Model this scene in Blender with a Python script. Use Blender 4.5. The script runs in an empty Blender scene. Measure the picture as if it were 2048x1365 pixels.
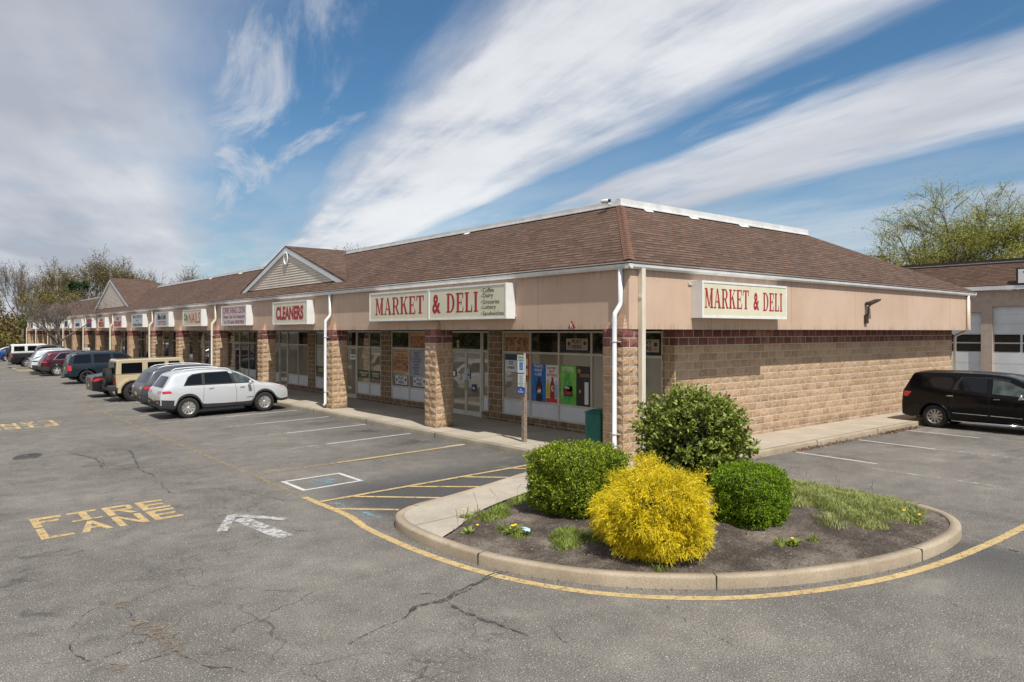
import bpy, bmesh, math, random
from mathutils import Vector, Matrix, noise
from mathutils.bvhtree import BVHTree
R = math.radians
C = bpy.context.scene.collection
scn = bpy.context.scene

# ---------------------------------------------------------------- camera, sky, sun, exposure
CAMH = 2.976
cd = bpy.data.cameras.new('camera'); cam = bpy.data.objects.new('camera', cd); C.objects.link(cam)
cam.location = (0, 0, CAMH); cam.rotation_euler = (R(90), 0, R(-39.336))
cd.sensor_width = 36; cd.lens = 25.717; cd.shift_y = -19.5/2048; cd.clip_end = 3000; cd.clip_start = .05
scn.camera = cam
SUN = Vector((-.17, -.62, 1)).normalized()
sl = bpy.data.lights.new('sun', 'SUN'); so = bpy.data.objects.new('sun', sl); C.objects.link(so)
sl.energy = 3.7; sl.angle = R(.53); sl.color = (1, .95, .87)
so.rotation_euler = SUN.to_track_quat('Z', 'Y').to_euler()
scn.view_settings.view_transform = 'Standard'; scn.view_settings.look = 'None'
scn.view_settings.exposure = 0.42; scn.view_settings.gamma = 1

class NT:
    """small node helper"""
    def __init__(s, tree): s.t = tree; s.n = tree.nodes; s.l = tree.links
    def new(s, typ, **kw):
        n = s.n.new(typ)
        for k, v in kw.items():
            if k.startswith('i_'): s.put(n, int(k[2:]) if k[2:].isdigit() else k[2:].replace('_', ' '), v)
            else: setattr(n, k, v)
        return n
    def put(s, n, key, v):
        if isinstance(v, bpy.types.NodeSocket): s.l.new(v, n.inputs[key])
        elif v is not None: n.inputs[key].default_value = v
    def m(s, op, a, b=None, c=None, clamp=False):
        n = s.n.new('ShaderNodeMath'); n.operation = op; n.use_clamp = clamp
        s.put(n, 0, a); s.put(n, 1, b); s.put(n, 2, c); return n.outputs[0]
    def mix(s, f, a, b, blend='MIX'):
        n = s.n.new('ShaderNodeMix'); n.data_type = 'RGBA'; n.blend_type = blend
        s.put(n, 0, f); s.put(n, 6, a); s.put(n, 7, b); return n.outputs[2]
    def ramp(s, f, stops, interp='LINEAR'):
        n = s.n.new('ShaderNodeValToRGB'); s.put(n, 0, f); e = n.color_ramp.elements; n.color_ramp.interpolation = interp
        while len(e) > 1: e.remove(e[-1])
        e[0].position = stops[0][0]; e[0].color = col(stops[0][1])
        for p, c in stops[1:]:
            q = e.new(p); q.color = col(c)
        return n.outputs[0]
    def rng(s, v, a, b, c=0, d=1, smooth=False):
        n = s.n.new('ShaderNodeMapRange'); n.interpolation_type = 'SMOOTHSTEP' if smooth else 'LINEAR'
        for i, q in enumerate((v, a, b, c, d)): s.put(n, i, q)
        return n.outputs[0]
    def noise(s, vec, scale, detail=3, rough=.55, dist=0, dim='3D'):
        n = s.n.new('ShaderNodeTexNoise'); n.noise_dimensions = dim
        s.put(n, 'Vector', vec); n.inputs['Scale'].default_value = scale; n.inputs['Detail'].default_value = detail
        n.inputs['Roughness'].default_value = rough; n.inputs['Distortion'].default_value = dist
        return n.outputs['Fac']
    def vor(s, vec, scale, feature='F1', rnd=1, out='Distance'):
        n = s.n.new('ShaderNodeTexVoronoi'); n.feature = feature
        s.put(n, 'Vector', vec); n.inputs['Scale'].default_value = scale; n.inputs['Randomness'].default_value = rnd
        return n.outputs[out]
    def xyz(s, v):
        n = s.n.new('ShaderNodeSeparateXYZ'); s.put(n, 0, v); return n.outputs
    def cxyz(s, x=0., y=0., z=0.):
        n = s.n.new('ShaderNodeCombineXYZ'); s.put(n, 0, x); s.put(n, 1, y); s.put(n, 2, z); return n.outputs[0]
def col(c):
    if isinstance(c, (int, float)): return (c, c, c, 1)
    return tuple(c) + (1,) if len(c) == 3 else tuple(c)

w = bpy.data.worlds.new('World'); scn.world = w; w.use_nodes = True
def build_world():
    T = NT(w.node_tree); T.n.clear()
    sky = T.new('ShaderNodeTexSky', sky_type='NISHITA'); sky.sun_disc = False
    sky.sun_elevation = math.asin(SUN.z); sky.sun_rotation = math.atan2(SUN.x, SUN.y)
    sky.air_density = 1.15; sky.dust_density = .6; sky.ozone_density = 2.6
    D = T.n.new('ShaderNodeTexCoord').outputs['Generated']
    x, y, z = T.xyz(D)[:3]
    zc = T.m('MAXIMUM', z, .012)
    # horizontal frame turned so that cloud streets run along +a
    ha = R(16.2); ax, ay = math.sin(ha), math.cos(ha)
    a = T.m('ADD', T.m('MULTIPLY', x, ax), T.m('MULTIPLY', y, ay))
    b = T.m('SUBTRACT', T.m('MULTIPLY', x, ay), T.m('MULTIPLY', y, ax))
    b = T.m('DIVIDE', b, zc); a = T.m('DIVIDE', a, T.m('ADD', zc, .06))
    def warp(k, sc, d=4):
        return T.m('MULTIPLY', T.m('SUBTRACT', T.noise(T.cxyz(T.m('MULTIPLY', a, .3), b, 1.7), sc, d, .6), .5), k)
    wob = T.m('ADD', warp(.9, .9, 3), warp(.34, 4.5, 5))
    bb = T.m('ADD', b, wob)
    f = T.noise(T.cxyz(T.m('MULTIPLY', a, .55), T.m('MULTIPLY', b, 1.5), 3.3), 1.6, 9, .62, .6)
    fib = T.noise(T.cxyz(T.m('MULTIPLY', a, .22), T.m('MULTIPLY', b, 3.2), .3), 2.0, 8, .62, .3)
    def band(lo, l2, h2, hi):
        return T.m('MULTIPLY', T.rng(bb, lo, l2, 0, 1, True), T.rng(bb, h2, hi, 1, 0, True))
    A = band(.60, .98, 1.72, 2.15); B = band(2.42, 2.72, 3.35, 4.0); E = band(4.5, 5.4, 20., 40.)
    L = T.rng(bb, -.45, .32, 1, 0, True)
    wis = T.m('MULTIPLY', band(-.3, .1, .45, .8), T.rng(f, .47, .70, 0, .8, True))
    cov = T.m('MAXIMUM', T.m('MAXIMUM', A, B), T.m('MAXIMUM', T.m('MULTIPLY', E, .62), L))
    f2 = T.noise(T.cxyz(T.m('MULTIPLY', a, .8), b, 5.3), 1.5, 6, .55)
    tex = T.m('ADD', T.m('MULTIPLY', f2, .62), T.m('ADD', T.m('MULTIPLY', f, .30), T.m('MULTIPLY', fib, .16)))
    den = T.m('MULTIPLY', cov, T.rng(tex, .36, .56, .50, 1.0, True))
    den = T.m('MAXIMUM', den, T.m('MULTIPLY', L, T.rng(f2, .3, .5, .80, 1., True)))
    den = T.m('MAXIMUM', den, wis)
    den = T.m('MAXIMUM', den, T.m('MULTIPLY', T.rng(f, .52, .78, 0, .28, True), 1.))
    # thin veil near the horizon
    hz = T.m('MULTIPLY', T.rng(z, .0, .30, 1, 0, True), T.rng(f2, .35, .62, .45, .9, True))
    den = T.m('MAXIMUM', den, hz, None)
    den = T.m('MULTIPLY', den, .95, None, True)
    shade = T.noise(T.cxyz(T.m('MULTIPLY', a, .35), T.m('MULTIPLY', b, .6), 9.1), 1.1, 5, .55)
    # the left mass and the low banks are thicker, hence greyer from below
    thick = T.m('MAXIMUM', L, T.m('MULTIPLY', T.rng(b, 3., 6., 0, 1, True), .7))
    sh = T.m('SUBTRACT', shade, T.m('MULTIPLY', thick, .12))
    cc = T.ramp(T.rng(sh, .3, .68), [(0, (3.7, 3.9, 4.5)), (.5, (5.2, 5.35, 5.8)), (1, (7.0, 7.1, 7.3))])
    cc = T.mix(T.rng(T.m('MULTIPLY', A, tex), .35, .66, 0, .75, True), cc, (7.5, 7.65, 7.8, 1))
    skyc = T.mix(1., sky.outputs[0], (.46, .69, .82, 1), 'MULTIPLY')
    c = T.mix(den, skyc, cc)
    bg = T.new('ShaderNodeBackground'); T.put(bg, 'Color', c); bg.inputs['Strength'].default_value = .09
    out = T.new('ShaderNodeOutputWorld'); T.l.new(bg.outputs[0], out.inputs[0])
build_world()

# ---------------------------------------------------------------- materials
def mat(name, base=None, rough=.7, metal=0., spec=.5, fn=None, coat=0., emit=None):
    m = bpy.data.materials.new(name); m.use_nodes = True
    T = NT(m.node_tree); b = T.n['Principled BSDF']
    if base is not None: b.inputs['Base Color'].default_value = col(base)
    b.inputs['Roughness'].default_value = rough; b.inputs['Metallic'].default_value = metal
    b.inputs['Specular IOR Level'].default_value = spec
    if coat: b.inputs['Coat Weight'].default_value = coat; b.inputs['Coat Roughness'].default_value = .04
    T.b = b
    T.pos = T.n.new('ShaderNodeNewGeometry').outputs['Position']
    T.obj = T.n.new('ShaderNodeTexCoord').outputs['Object']
    if fn: fn(T)
    return m
def bump(T, h, dist=.01, strength=1):
    n = T.new('ShaderNodeBump'); T.put(n, 'Height', h); n.inputs['Distance'].default_value = dist
    n.inputs['Strength'].default_value = strength; T.l.new(n.outputs[0], T.b.inputs['Normal'])
def setc(T, c, rough=None):
    T.put(T.b, 'Base Color', c)
    if rough is not None: T.put(T.b, 'Roughness', rough)

def asphalt_nodes(T, worn=1.):
    p = T.pos
    x, y, z = T.xyz(p)[:3]
    p2 = T.cxyz(x, y, 0)
    big = T.noise(p2, .35, 4, .55); mid = T.noise(p2, 2.2, 5, .6)
    fine = T.noise(p2, 60, 2, .7)
    base = T.ramp(T.m('ADD', T.m('MULTIPLY', big, .55), T.m('MULTIPLY', mid, .45)),
                  [(.32, (.096, .089, .080)), (.5, (.148, .137, .122)), (.68, (.212, .196, .174))])
    base = T.mix(T.rng(fine, .34, .66, .0, 1), T.mix(1., base, (.42, .42, .43, 1), 'MULTIPLY'), T.mix(1., base, (1.6, 1.58, 1.54, 1), 'MULTIPLY'))
    # light chips of stone
    for sc, th, seed in ((38, .27, 0.), (75, .30, 5.)):
        vc = T.n.new('ShaderNodeTexVoronoi'); T.put(vc, 'Vector', T.cxyz(x, y, seed)); vc.inputs['Scale'].default_value = sc
        keep = T.m('GREATER_THAN', T.xyz(vc.outputs['Color'])[0], .68)
        chip = T.m('MULTIPLY', T.rng(vc.outputs['Distance'], th*.6, th, 1, 0), keep)
        base = T.mix(T.m('MULTIPLY', chip, 1. if sc < 50 else .8), base, T.mix(T.xyz(vc.outputs['Color'])[1], (.30, .285, .26, 1), (.66, .61, .52, 1)))
    # newer, darker strip in the hatched bay and close to the kerb
    nk = T.m('ADD', x, T.m('MULTIPLY', T.m('SUBTRACT', mid, .5), 1.6))
    st = T.m('MULTIPLY', T.m('MULTIPLY', T.rng(nk, 8.6, 11.2, 0, 1, True), T.rng(x, 11.4, 11.6, 1, 0)), T.rng(y, 12., 14.5, .8, .55))
    hb = T.m('MULTIPLY', T.m('MULTIPLY', T.rng(nk, 5.7, 6.6, 0, 1, True), T.rng(x, 11.4, 11.6, 1, 0)), T.m('MULTIPLY', T.rng(y, 10.2, 10.5, 0, 1), T.rng(y, 12.4, 14.6, 1, 0, True)))
    dk = T.m('MAXIMUM', st, hb)
    base = T.mix(T.m('MULTIPLY', dk, .80), base, T.mix(T.rng(fine, .34, .66), (.028, .029, .031, 1), (.075, .076, .078, 1)))
    # oil drips in the middle of each bay, wheel polish
    bay = T.m('ABSOLUTE', T.m('SUBTRACT', T.m('FRACT', T.m('DIVIDE', T.m('SUBTRACT', y, 15.65), 2.705)), .5))
    oil = T.m('MULTIPLY', T.rng(bay, .0, .24, 1, 0, True), T.m('MULTIPLY', T.rng(x, 8.9, 10.1, 0, 1, True), T.rng(x, 10.7, 11.4, 1, 0, True)))
    oil = T.m('MULTIPLY', T.m('MULTIPLY', oil, T.rng(T.noise(p2, 2.6, 4, .7), .38, .6)), T.m('MULTIPLY', T.m('GREATER_THAN', y, 15.4), T.m('LESS_THAN', x, 11.3)))
    base = T.mix(T.m('MULTIPLY', oil, .75), base, (.035, .03, .027, 1))
    bx = T.m('ABSOLUTE', T.m('SUBTRACT', T.m('FRACT', T.m('DIVIDE', T.m('SUBTRACT', x, 15.66), 2.9)), .42))
    oil2 = T.m('MULTIPLY', T.rng(bx, .0, .2, 1, 0, True), T.m('MULTIPLY', T.rng(y, 7.6, 8.4, 0, 1, True), T.rng(y, 9.1, 9.6, 1, 0, True)))
    oil2 = T.m('MULTIPLY', T.m('MULTIPLY', oil2, T.rng(T.noise(p2, 2.6, 4, .7), .42, .62)), T.m('GREATER_THAN', x, 13.5))
    base = T.mix(T.m('MULTIPLY', oil2, .65), base, (.045, .04, .036, 1))
    tre = T.m('MULTIPLY', T.rng(T.noise(T.cxyz(T.m('MULTIPLY', x, .28), T.m('MULTIPLY', y, 1.3), 4), 1.1, 4, .6), .56, .7, 0, 1, True), T.m('GREATER_THAN', x, 13.))
    base = T.mix(T.m('MULTIPLY', tre, .4), base, (.06, .057, .053, 1))
    # dark smudges in the drive aisle
    sm = T.m('MULTIPLY', T.rng(T.noise(T.cxyz(T.m('MULTIPLY', x, .9), T.m('MULTIPLY', y, .9), 2), 1.7, 5, .62, .6), .57, .66, 0, 1, True), T.rng(x, 1.9, 1.0))
    base = T.mix(T.m('MULTIPLY', sm, .62), base, (.045, .044, .045, 1))
    # pale worn scuff in front of the island
    sc = T.noise(p2, .9, 5, .65)
    base = T.mix(T.rng(sc, .56, .74, 0, .42, True), base, (.29, .265, .225, 1))
    # alligator cracking
    q = T.n.new('ShaderNodeVectorMath'); q.operation = 'MULTIPLY_ADD'
    nn = T.n.new('ShaderNodeTexNoise'); T.put(nn, 'Vector', p2); nn.inputs['Scale'].default_value = 1.6; nn.inputs['Detail'].default_value = 6
    T.l.new(nn.outputs['Color'], q.inputs[0]); q.inputs[1].default_value = (.9, .9, 0); T.l.new(p2, q.inputs[2])
    heights = [T.m('MULTIPLY', fine, .35)]
    near = T.m('MAXIMUM', T.m('MULTIPLY', T.rng(x, 5.6, 4.2, 0, 1, True), 1.), 0.)
    for s_, wd, lo, hi, k, seed in ((.62, .007, .46, .58, .62, 0), (1.7, .014, .52, .64, .6, 7), (3.6, .026, .56, .66, .7, 11)):
        e = T.vor(q.outputs[0], s_, 'DISTANCE_TO_EDGE')
        msk = T.rng(T.noise(T.cxyz(x, y, seed), .42, 4, .62), lo, hi, 0, 1, True)
        thin = T.noise(p2, 5, 3, .6)
        wn = T.m('MULTIPLY', T.rng(thin, .35, .7, .15, 1.6), wd)
        ck = T.m('MULTIPLY', T.m('LESS_THAN', e, wn), T.m('MULTIPLY', msk, T.m('MULTIPLY', near, k)))
        base = T.mix(T.m('MULTIPLY', ck, .8), base, (.040, .037, .033, 1)); heights.append(T.m('MULTIPLY', ck, -1.2))
    h = heights[0]
    for q2 in heights[1:]: h = T.m('ADD', h, q2)
    setc(T, base, .88); bump(T, h, .007, .8); T.b.inputs['Specular IOR Level'].default_value = .35

def concrete(c1, c2, joint=None, jy=None):
    def f(T):
        p = T.pos; x, y, z = T.xyz(p)[:3]
        n = T.noise(p, 1.1, 6, .62); g = T.noise(p, 45, 4, .75)
        c = T.mix(T.rng(n, .33, .67), col(c1), col(c2))
        c = T.mix(T.rng(g, .35, .68, 0, .42), c, (.09, .08, .065, 1))
        st = T.rng(T.noise(T.cxyz(T.m('MULTIPLY', x, 1.), T.m('MULTIPLY', y, 1.), T.m('MULTIPLY', z, 3)), 2.7, 6, .7), .55, .78, 0, .5, True)
        c = T.mix(st, c, (.12, .105, .085, 1))
        h = T.m('MULTIPLY', g, .3)
        if joint:
            for ax, per, off in joint:
                v = (x, y)[ax]
                fr = T.m('FRACT', T.m('DIVIDE', T.m('SUBTRACT', v, off), per))
                d = T.m('MULTIPLY', T.m('MINIMUM', fr, T.m('SUBTRACT', 1., fr)), per)
                j = T.m('LESS_THAN', d, .011)
                c = T.mix(T.m('MULTIPLY', j, .8), c, (.07, .06, .05, 1)); h = T.m('SUBTRACT', h, T.m('MULTIPLY', j, 2.))
        setc(T, c, .9); bump(T, h, .004, .7)
    return f
def block(scale_h=.2, red_lo=2.62, painted=False, geo=False, tint=(1, 1, 1), bigbump=.045, nomort=False):
    """split-face block: courses .2 m, top two courses red"""
    def f(T):
        p = T.pos; x, y, z = T.xyz(p)[:3]
        u = T.m('ADD', x, y)
        zz = T.m('SUBTRACT', z, .02)
        row = T.m('FLOOR', T.m('DIVIDE', zz, .2)); 
        off = T.m('MULTIPLY', T.m('FRACT', T.m('MULTIPLY', row, .5)), .4)
        uu = T.m('DIVIDE', T.m('ADD', u, off), .4)
        fu = T.m('FRACT', uu); fz = T.m('FRACT', T.m('DIVIDE', zz, .2))
        du = T.m('MULTIPLY', T.m('MINIMUM', fu, T.m('SUBTRACT', 1., fu)), .4)
        dz = T.m('MULTIPLY', T.m('MINIMUM', fz, T.m('SUBTRACT', 1., fz)), .2)
        nz = T.m('MULTIPLY', T.m('SUBTRACT', T.noise(p, 14, 4, .7), .5), .012)
        d = T.m('ADD', T.m('MINIMUM', du, dz), nz)
        mort = T.rng(d, .006, .012, 1, 0) if not nomort else 0.
        wn = T.n.new('ShaderNodeTexWhiteNoise'); wn.noise_dimensions = '2D'
        T.put(wn, 'Vector', T.cxyz(T.m('FLOOR', uu), row, 0)); r = wn.outputs['Value']
        rough = T.noise(p, 26, 8, .72); rg2 = T.noise(p, 8, 4, .6)
        tan = T.ramp(T.m('ADD', T.m('MULTIPLY', r, .28), T.m('MULTIPLY', rg2, .72)), [(.3, (.39, .252, .145)), (.5, (.52, .35, .212)), (.8, (.64, .455, .30))])
        red = T.ramp(T.m('ADD', T.m('MULTIPLY', r, .4), T.m('MULTIPLY', rg2, .6)), [(.2, (.13, .042, .034)), (.5, (.215, .078, .064)), (.8, (.32, .14, .118))])
        cc = T.mix(T.m('GREATER_THAN', z, red_lo), tan, red)
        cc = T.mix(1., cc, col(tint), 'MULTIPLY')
        cc = T.mix(T.rng(rough, .32, .50, .6, 0), cc, (.10, .06, .03, 1))  # pits of the broken face darkened in colour, standing in for relief shade
        # white lime bloom below the red courses
        eff = T.m('MULTIPLY', T.rng(T.noise(T.cxyz(u, 0, T.m('MULTIPLY', z, .5)), 1.7, 5, .65), .56, .72, 0, .5, True), T.rng(z, 1.2, 2.9, .25, 1))
        cc = T.mix(eff, cc, (.50, .44, .36, 1))
        base = T.mix(mort, cc, (.74, .66, .54, 1))
        grime = T.m('MULTIPLY', T.rng(z, .15, .5, .6, 0), T.rng(T.noise(p, 3, 4, .6), .35, .65))
        base = T.mix(grime, base, (.06, .045, .035, 1))
        setc(T, base, .93)
        h = T.m('ADD', T.m('MULTIPLY', rough, 1.), T.m('MULTIPLY', rg2, .7))
        h = T.m('MULTIPLY', h, T.m('SUBTRACT', 1., mort))
        bump(T, h, bigbump, 1.)
    return f
def shingle(uaxis):
    def f(T):
        p = T.pos; x, y, z = T.xyz(p)[:3]
        u = (x, y)[uaxis]
        cz = T.m('DIVIDE', T.m('SUBTRACT', z, 4.5), .0775)
        cz = T.m('ADD', cz, T.m('MULTIPLY', T.m('SUBTRACT', T.noise(T.cxyz(u, 0, 0), 3, 2), .5), .10))
        row = T.m('FLOOR', cz); fz = T.m('FRACT', cz)
        wr = T.n.new('ShaderNodeTexWhiteNoise'); wr.noise_dimensions = '1D'; T.put(wr, 'W', row)
        uu = T.m('ADD', T.m('DIVIDE', u, .305), T.m('MULTIPLY', wr.outputs['Value'], 7.))
        wn = T.n.new('ShaderNodeTexWhiteNoise'); wn.noise_dimensions = '2D'; T.put(wn, 'Vector', T.cxyz(T.m('FLOOR', uu), row, 0))
        fu = T.m('FRACT', uu)
        r = wn.outputs['Value']; big = T.noise(p, .6, 5, .6); fine = T.noise(p, 90, 2, .6)
        v = T.m('ADD', T.m('MULTIPLY', r, .34), T.m('ADD', T.m('MULTIPLY', big, .50), T.m('MULTIPLY', fine, .16)))
        c = T.ramp(v, [(.2, (.072, .043, .031)), (.45, (.120, .073, .052)), (.62, (.150, .093, .067)), (.85, (.19, .124, .092))])
        c = T.mix(T.rng(T.noise(T.cxyz(u, T.m('MULTIPLY', z, .3), 0), 1.3, 5, .7), .52, .75, 0, .22, True), c, (.065, .050, .042, 1))
        edge = T.rng(fz, .18, .42, 1, 0); thick = T.m('GREATER_THAN', r, .45)  # dark foot of each course: its shadow line painted into the colour
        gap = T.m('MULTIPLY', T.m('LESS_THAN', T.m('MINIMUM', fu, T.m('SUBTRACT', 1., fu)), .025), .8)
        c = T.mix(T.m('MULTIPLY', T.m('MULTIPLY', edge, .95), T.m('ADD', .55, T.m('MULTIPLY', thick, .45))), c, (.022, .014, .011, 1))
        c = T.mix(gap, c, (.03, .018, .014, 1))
        setc(T, c, .95)
        h = T.m('ADD', T.m('MULTIPLY', T.m('SUBTRACT', 1., fz), .8), T.m('ADD', T.m('MULTIPLY', thick, .5), T.m('MULTIPLY', fine, .25)))
        bump(T, h, .012, 1.); T.b.inputs['Specular IOR Level'].default_value = .25
    return f
def stucco(c1, c2):
    def f(T):
        p = T.pos; x, y, z = T.xyz(p)[:3]; u = T.m('ADD', x, y)
        big = T.noise(p, .7, 5, .6)
        strk = T.noise(T.cxyz(T.m('MULTIPLY', u, 7.), 0, T.m('MULTIPLY', z, .35)), 1.3, 6, .65)
        c = T.mix(T.rng(big, .35, .65), col(c1), col(c2))
        c = T.mix(T.rng(strk, .48, .75, 0, .13, True), c, (.33, .20, .135, 1))
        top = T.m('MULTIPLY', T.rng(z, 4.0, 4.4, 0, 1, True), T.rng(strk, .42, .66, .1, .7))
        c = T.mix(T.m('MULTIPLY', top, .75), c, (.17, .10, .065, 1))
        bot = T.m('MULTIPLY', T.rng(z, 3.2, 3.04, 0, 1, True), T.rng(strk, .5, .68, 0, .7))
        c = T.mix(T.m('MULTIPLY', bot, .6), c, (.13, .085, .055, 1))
        ju = T.m('FRACT', T.m('DIVIDE', u, 3.66)); j = T.m('LESS_THAN', T.m('MULTIPLY', ju, 3.66), .014)
        c = T.mix(T.m('MULTIPLY', j, .55), c, (.14, .09, .06, 1))
        g = T.noise(p, 70, 3, .7)
        setc(T, c, .92); bump(T, T.m('SUBTRACT', g, j), .004, .6)
    return f
def speck(c1, c2, sc=6, rough=.6, bd=.0, bs=60, detail=4):
    def f(T):
        n = T.noise(T.pos, sc, detail, .6); setc(T, T.mix(T.rng(n, .33, .67), col(c1), col(c2)), rough)
        if bd: bump(T, T.noise(T.pos, bs, 3, .65), bd, 1)
    return f
def leafy(cs, trans=.25, sc=3.):
    def f(T):
        rnd = T.n.new('ShaderNodeNewGeometry').outputs['Random Per Island']
        n = T.noise(T.pos, sc, 3, .6)
        v = T.m('ADD', T.m('MULTIPLY', rnd, .6), T.m('MULTIPLY', n, .4))
        c = T.ramp(v, cs); setc(T, c, .55); T.b.inputs['Specular IOR Level'].default_value = .35
        if trans:
            tr = T.new('ShaderNodeBsdfTranslucent'); T.l.new(T.mix(1., c, (1.2, 1.25, .6, 1), 'MULTIPLY'), tr.inputs[0])
            mx = T.new('ShaderNodeMixShader'); mx.inputs[0].default_value = trans
            T.l.new(T.b.outputs[0], mx.inputs[1]); T.l.new(tr.outputs[0], mx.inputs[2])
            T.l.new(mx.outputs[0], T.n['Material Output'].inputs[0])
    return f
def paint_line(c, wear=.5, sc=7.):
    """worn road paint: shows asphalt-coloured holes"""
    def f(T):
        n = T.noise(T.pos, sc, 6, .72); g = T.noise(T.pos, 60, 3, .7)
        hole = T.rng(T.m('ADD', T.m('MULTIPLY', n, .6), T.m('MULTIPLY', g, .4)), wear-.05, wear+.06, 1, 0)
        cc = T.mix(T.rng(T.noise(T.pos, 2.2, 4, .6), .35, .65), col(c), col([q*.8 for q in c]))
        setc(T, cc, .85)
        tr = T.new('ShaderNodeBsdfTransparent'); mx = T.new('ShaderNodeMixShader')
        T.l.new(hole, mx.inputs[0]); T.l.new(T.b.outputs[0], mx.inputs[1]); T.l.new(tr.outputs[0], mx.inputs[2])
        T.l.new(mx.outputs[0], T.n['Material Output'].inputs[0])
    return f
def soil(T):
    p = T.pos; n = T.noise(p, 1.6, 6, .65); g = T.noise(p, 30, 5, .75)
    c = T.ramp(T.m('ADD', T.m('MULTIPLY', n, .55), T.m('MULTIPLY', g, .45)), [(.36, (.05, .038, .030)), (.46, (.10, .076, .058)), (.53, (.20, .160, .125)), (.64, (.37, .315, .26))])
    setc(T, c, .95); bump(T, T.m('ADD', g, n), .06, 1)
def carpaint(c, metal=.0, rough=.28): return dict(base=c, rough=rough, metal=metal, spec=.4, coat=1. if max(c) > .1 else .25)

M = {}
M['asphalt'] = mat('asphalt', fn=asphalt_nodes)
M['earth'] = mat('earth', fn=speck((.06, .055, .03), (.13, .11, .06), .4, .95, .03, 8))
M['walk'] = mat('walk_concrete', fn=concrete((.40, .35, .275), (.52, .46, .37), [(1, 1.52, .4), (0, 40., 3.)]))
M['walk2'] = mat('side_walk_concrete', fn=concrete((.42, .36, .28), (.54, .47, .37), [(0, 1.52, .4)]))
M['curb'] = mat('curb_concrete', fn=concrete((.33, .26, .175), (.50, .41, .295)))
M['curbold'] = mat('old_curb_concrete', fn=concrete((.27, .235, .175), (.42, .36, .27)))
M['block'] = mat('split_face_block', fn=block())
M['colblock'] = mat('column_block', fn=block(bigbump=.05))
M['rawwall'] = mat('raw_wall_block', fn=block(bigbump=.03, nomort=True))
M['rawblock'] = mat('raw_block', fn=block(bigbump=.03, nomort=True)); M['mortar'] = mat('mortar', fn=speck((.58, .51, .42), (.74, .67, .56), 9, .95))
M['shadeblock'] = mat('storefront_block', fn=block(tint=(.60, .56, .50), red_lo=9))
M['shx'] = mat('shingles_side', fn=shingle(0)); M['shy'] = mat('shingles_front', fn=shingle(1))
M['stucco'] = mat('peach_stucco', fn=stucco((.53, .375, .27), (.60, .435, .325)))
M['stucco2'] = mat('peach_paint_block', fn=speck((.47, .30, .20), (.58, .38, .27), 4, .9, .006, 40))
M['white'] = mat('white_metal', fn=speck((.72, .72, .70), (.84, .84, .82), 3, .4))
M['gutter'] = mat('gutter_metal', fn=speck((.62, .62, .60), (.78, .78, .76), 2.2, .42))
M['pipe'] = mat('cream_pipe', fn=speck((.66, .60, .47), (.76, .70, .58), 2.5, .5))
M['pipew'] = mat('white_pipe', fn=speck((.74, .75, .76), (.84, .85, .86), 3, .4))
M['siding'] = mat('cream_siding', fn=speck((.60, .53, .43), (.70, .63, .52), 1.2, .6))
M['trim'] = mat('grey_white_trim', fn=speck((.62, .64, .66), (.74, .76, .78), 1.2, .5))
M['roofflat'] = mat('flat_roof', base=(.35, .35, .34), rough=.9)
M['soffit'] = mat('soffit', base=(.30, .27, .22), rough=.8)
M['frame'] = mat('aluminium_frame', fn=speck((.50, .47, .40), (.62, .58, .50), 4, .45))
M['kick'] = mat('grey_kick_panel', fn=speck((.62, .64, .66), (.72, .74, .76), 1.5, .55))
def glassy(name, base, spec=.8, rough=.03):
    def f(T):
        n = T.noise(T.pos, .8, 3, .5); setc(T, T.mix(T.rng(n, .35, .65), col(base), col([q*.8 for q in base])))
        bump(T, T.noise(T.pos, .9, 1, .5), .006, .35)
    m = mat(name, rough=rough, spec=spec, fn=f); m.node_tree.nodes['Principled BSDF'].inputs['IOR'].default_value = 1.65; return m
M['tan_glass'] = glassy('tan_reflection_glass', (.30, .26, .19)); M['dark_glass'] = glassy('dark_glass', (.012, .014, .014))  # tan base puts reflected pavement and beige interior into the pane colour
M['smoke_glass'] = glassy('smoked_glass', (.05, .045, .036))
M['carglass'] = mat('car_glass', base=(.006, .007, .009), rough=.03, spec=.38)
M['carglass_light'] = mat('car_glass_clear', fn=speck((.10, .13, .12), (.02, .03, .03), 3.5, .03))
M['tyre'] = mat('tyre', base=(.022, .022, .023), rough=.85)
M['dark'] = mat('dark_plastic', fn=speck((.028, .029, .031), (.042, .043, .045), 12, .6))
M['black'] = mat('black', base=(.012, .012, .012), rough=.6)
M['chrome'] = mat('chrome', base=(.75, .75, .76), rough=.12, metal=1)
M['alloy'] = mat('alloy', base=(.68, .66, .63), rough=.35, metal=.6)
M['hubcap'] = mat('hubcap', base=(.50, .49, .47), rough=.4, metal=.5)
M['redlight'] = mat('red_lens', base=(.55, .012, .015), rough=.12, coat=1.)
M['amber'] = mat('amber_lens', base=(.65, .14, .01), rough=.15, coat=1)
M['headlight'] = mat('headlight_lens', base=(.45, .47, .5), rough=.1, coat=1.)
M['plate'] = mat('number_plate', base=(.62, .58, .30), rough=.5)
M['signcream'] = mat('cream_sign_face', fn=speck((.66, .62, .44), (.74, .70, .53), 1.5, .35))
M['signgrey'] = mat('grey_sign_face', fn=speck((.55, .56, .58), (.64, .65, .66), 1.5, .35))
M['signwhite'] = mat('white_sign_face', base=(.74, .75, .74), rough=.35)
M['signcab'] = mat('sign_cabinet', fn=speck((.70, .70, .69), (.80, .80, .79), 2, .4))
M['red'] = mat('sign_red', base=(.38, .018, .028), rough=.45)
M['brightred'] = mat('bright_red', base=(.55, .03, .02), rough=.45)
M['ink'] = mat('ink', base=(.02, .02, .02), rough=.5)
M['navyink'] = mat('navy_ink', base=(.02, .04, .12), rough=.5)
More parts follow.
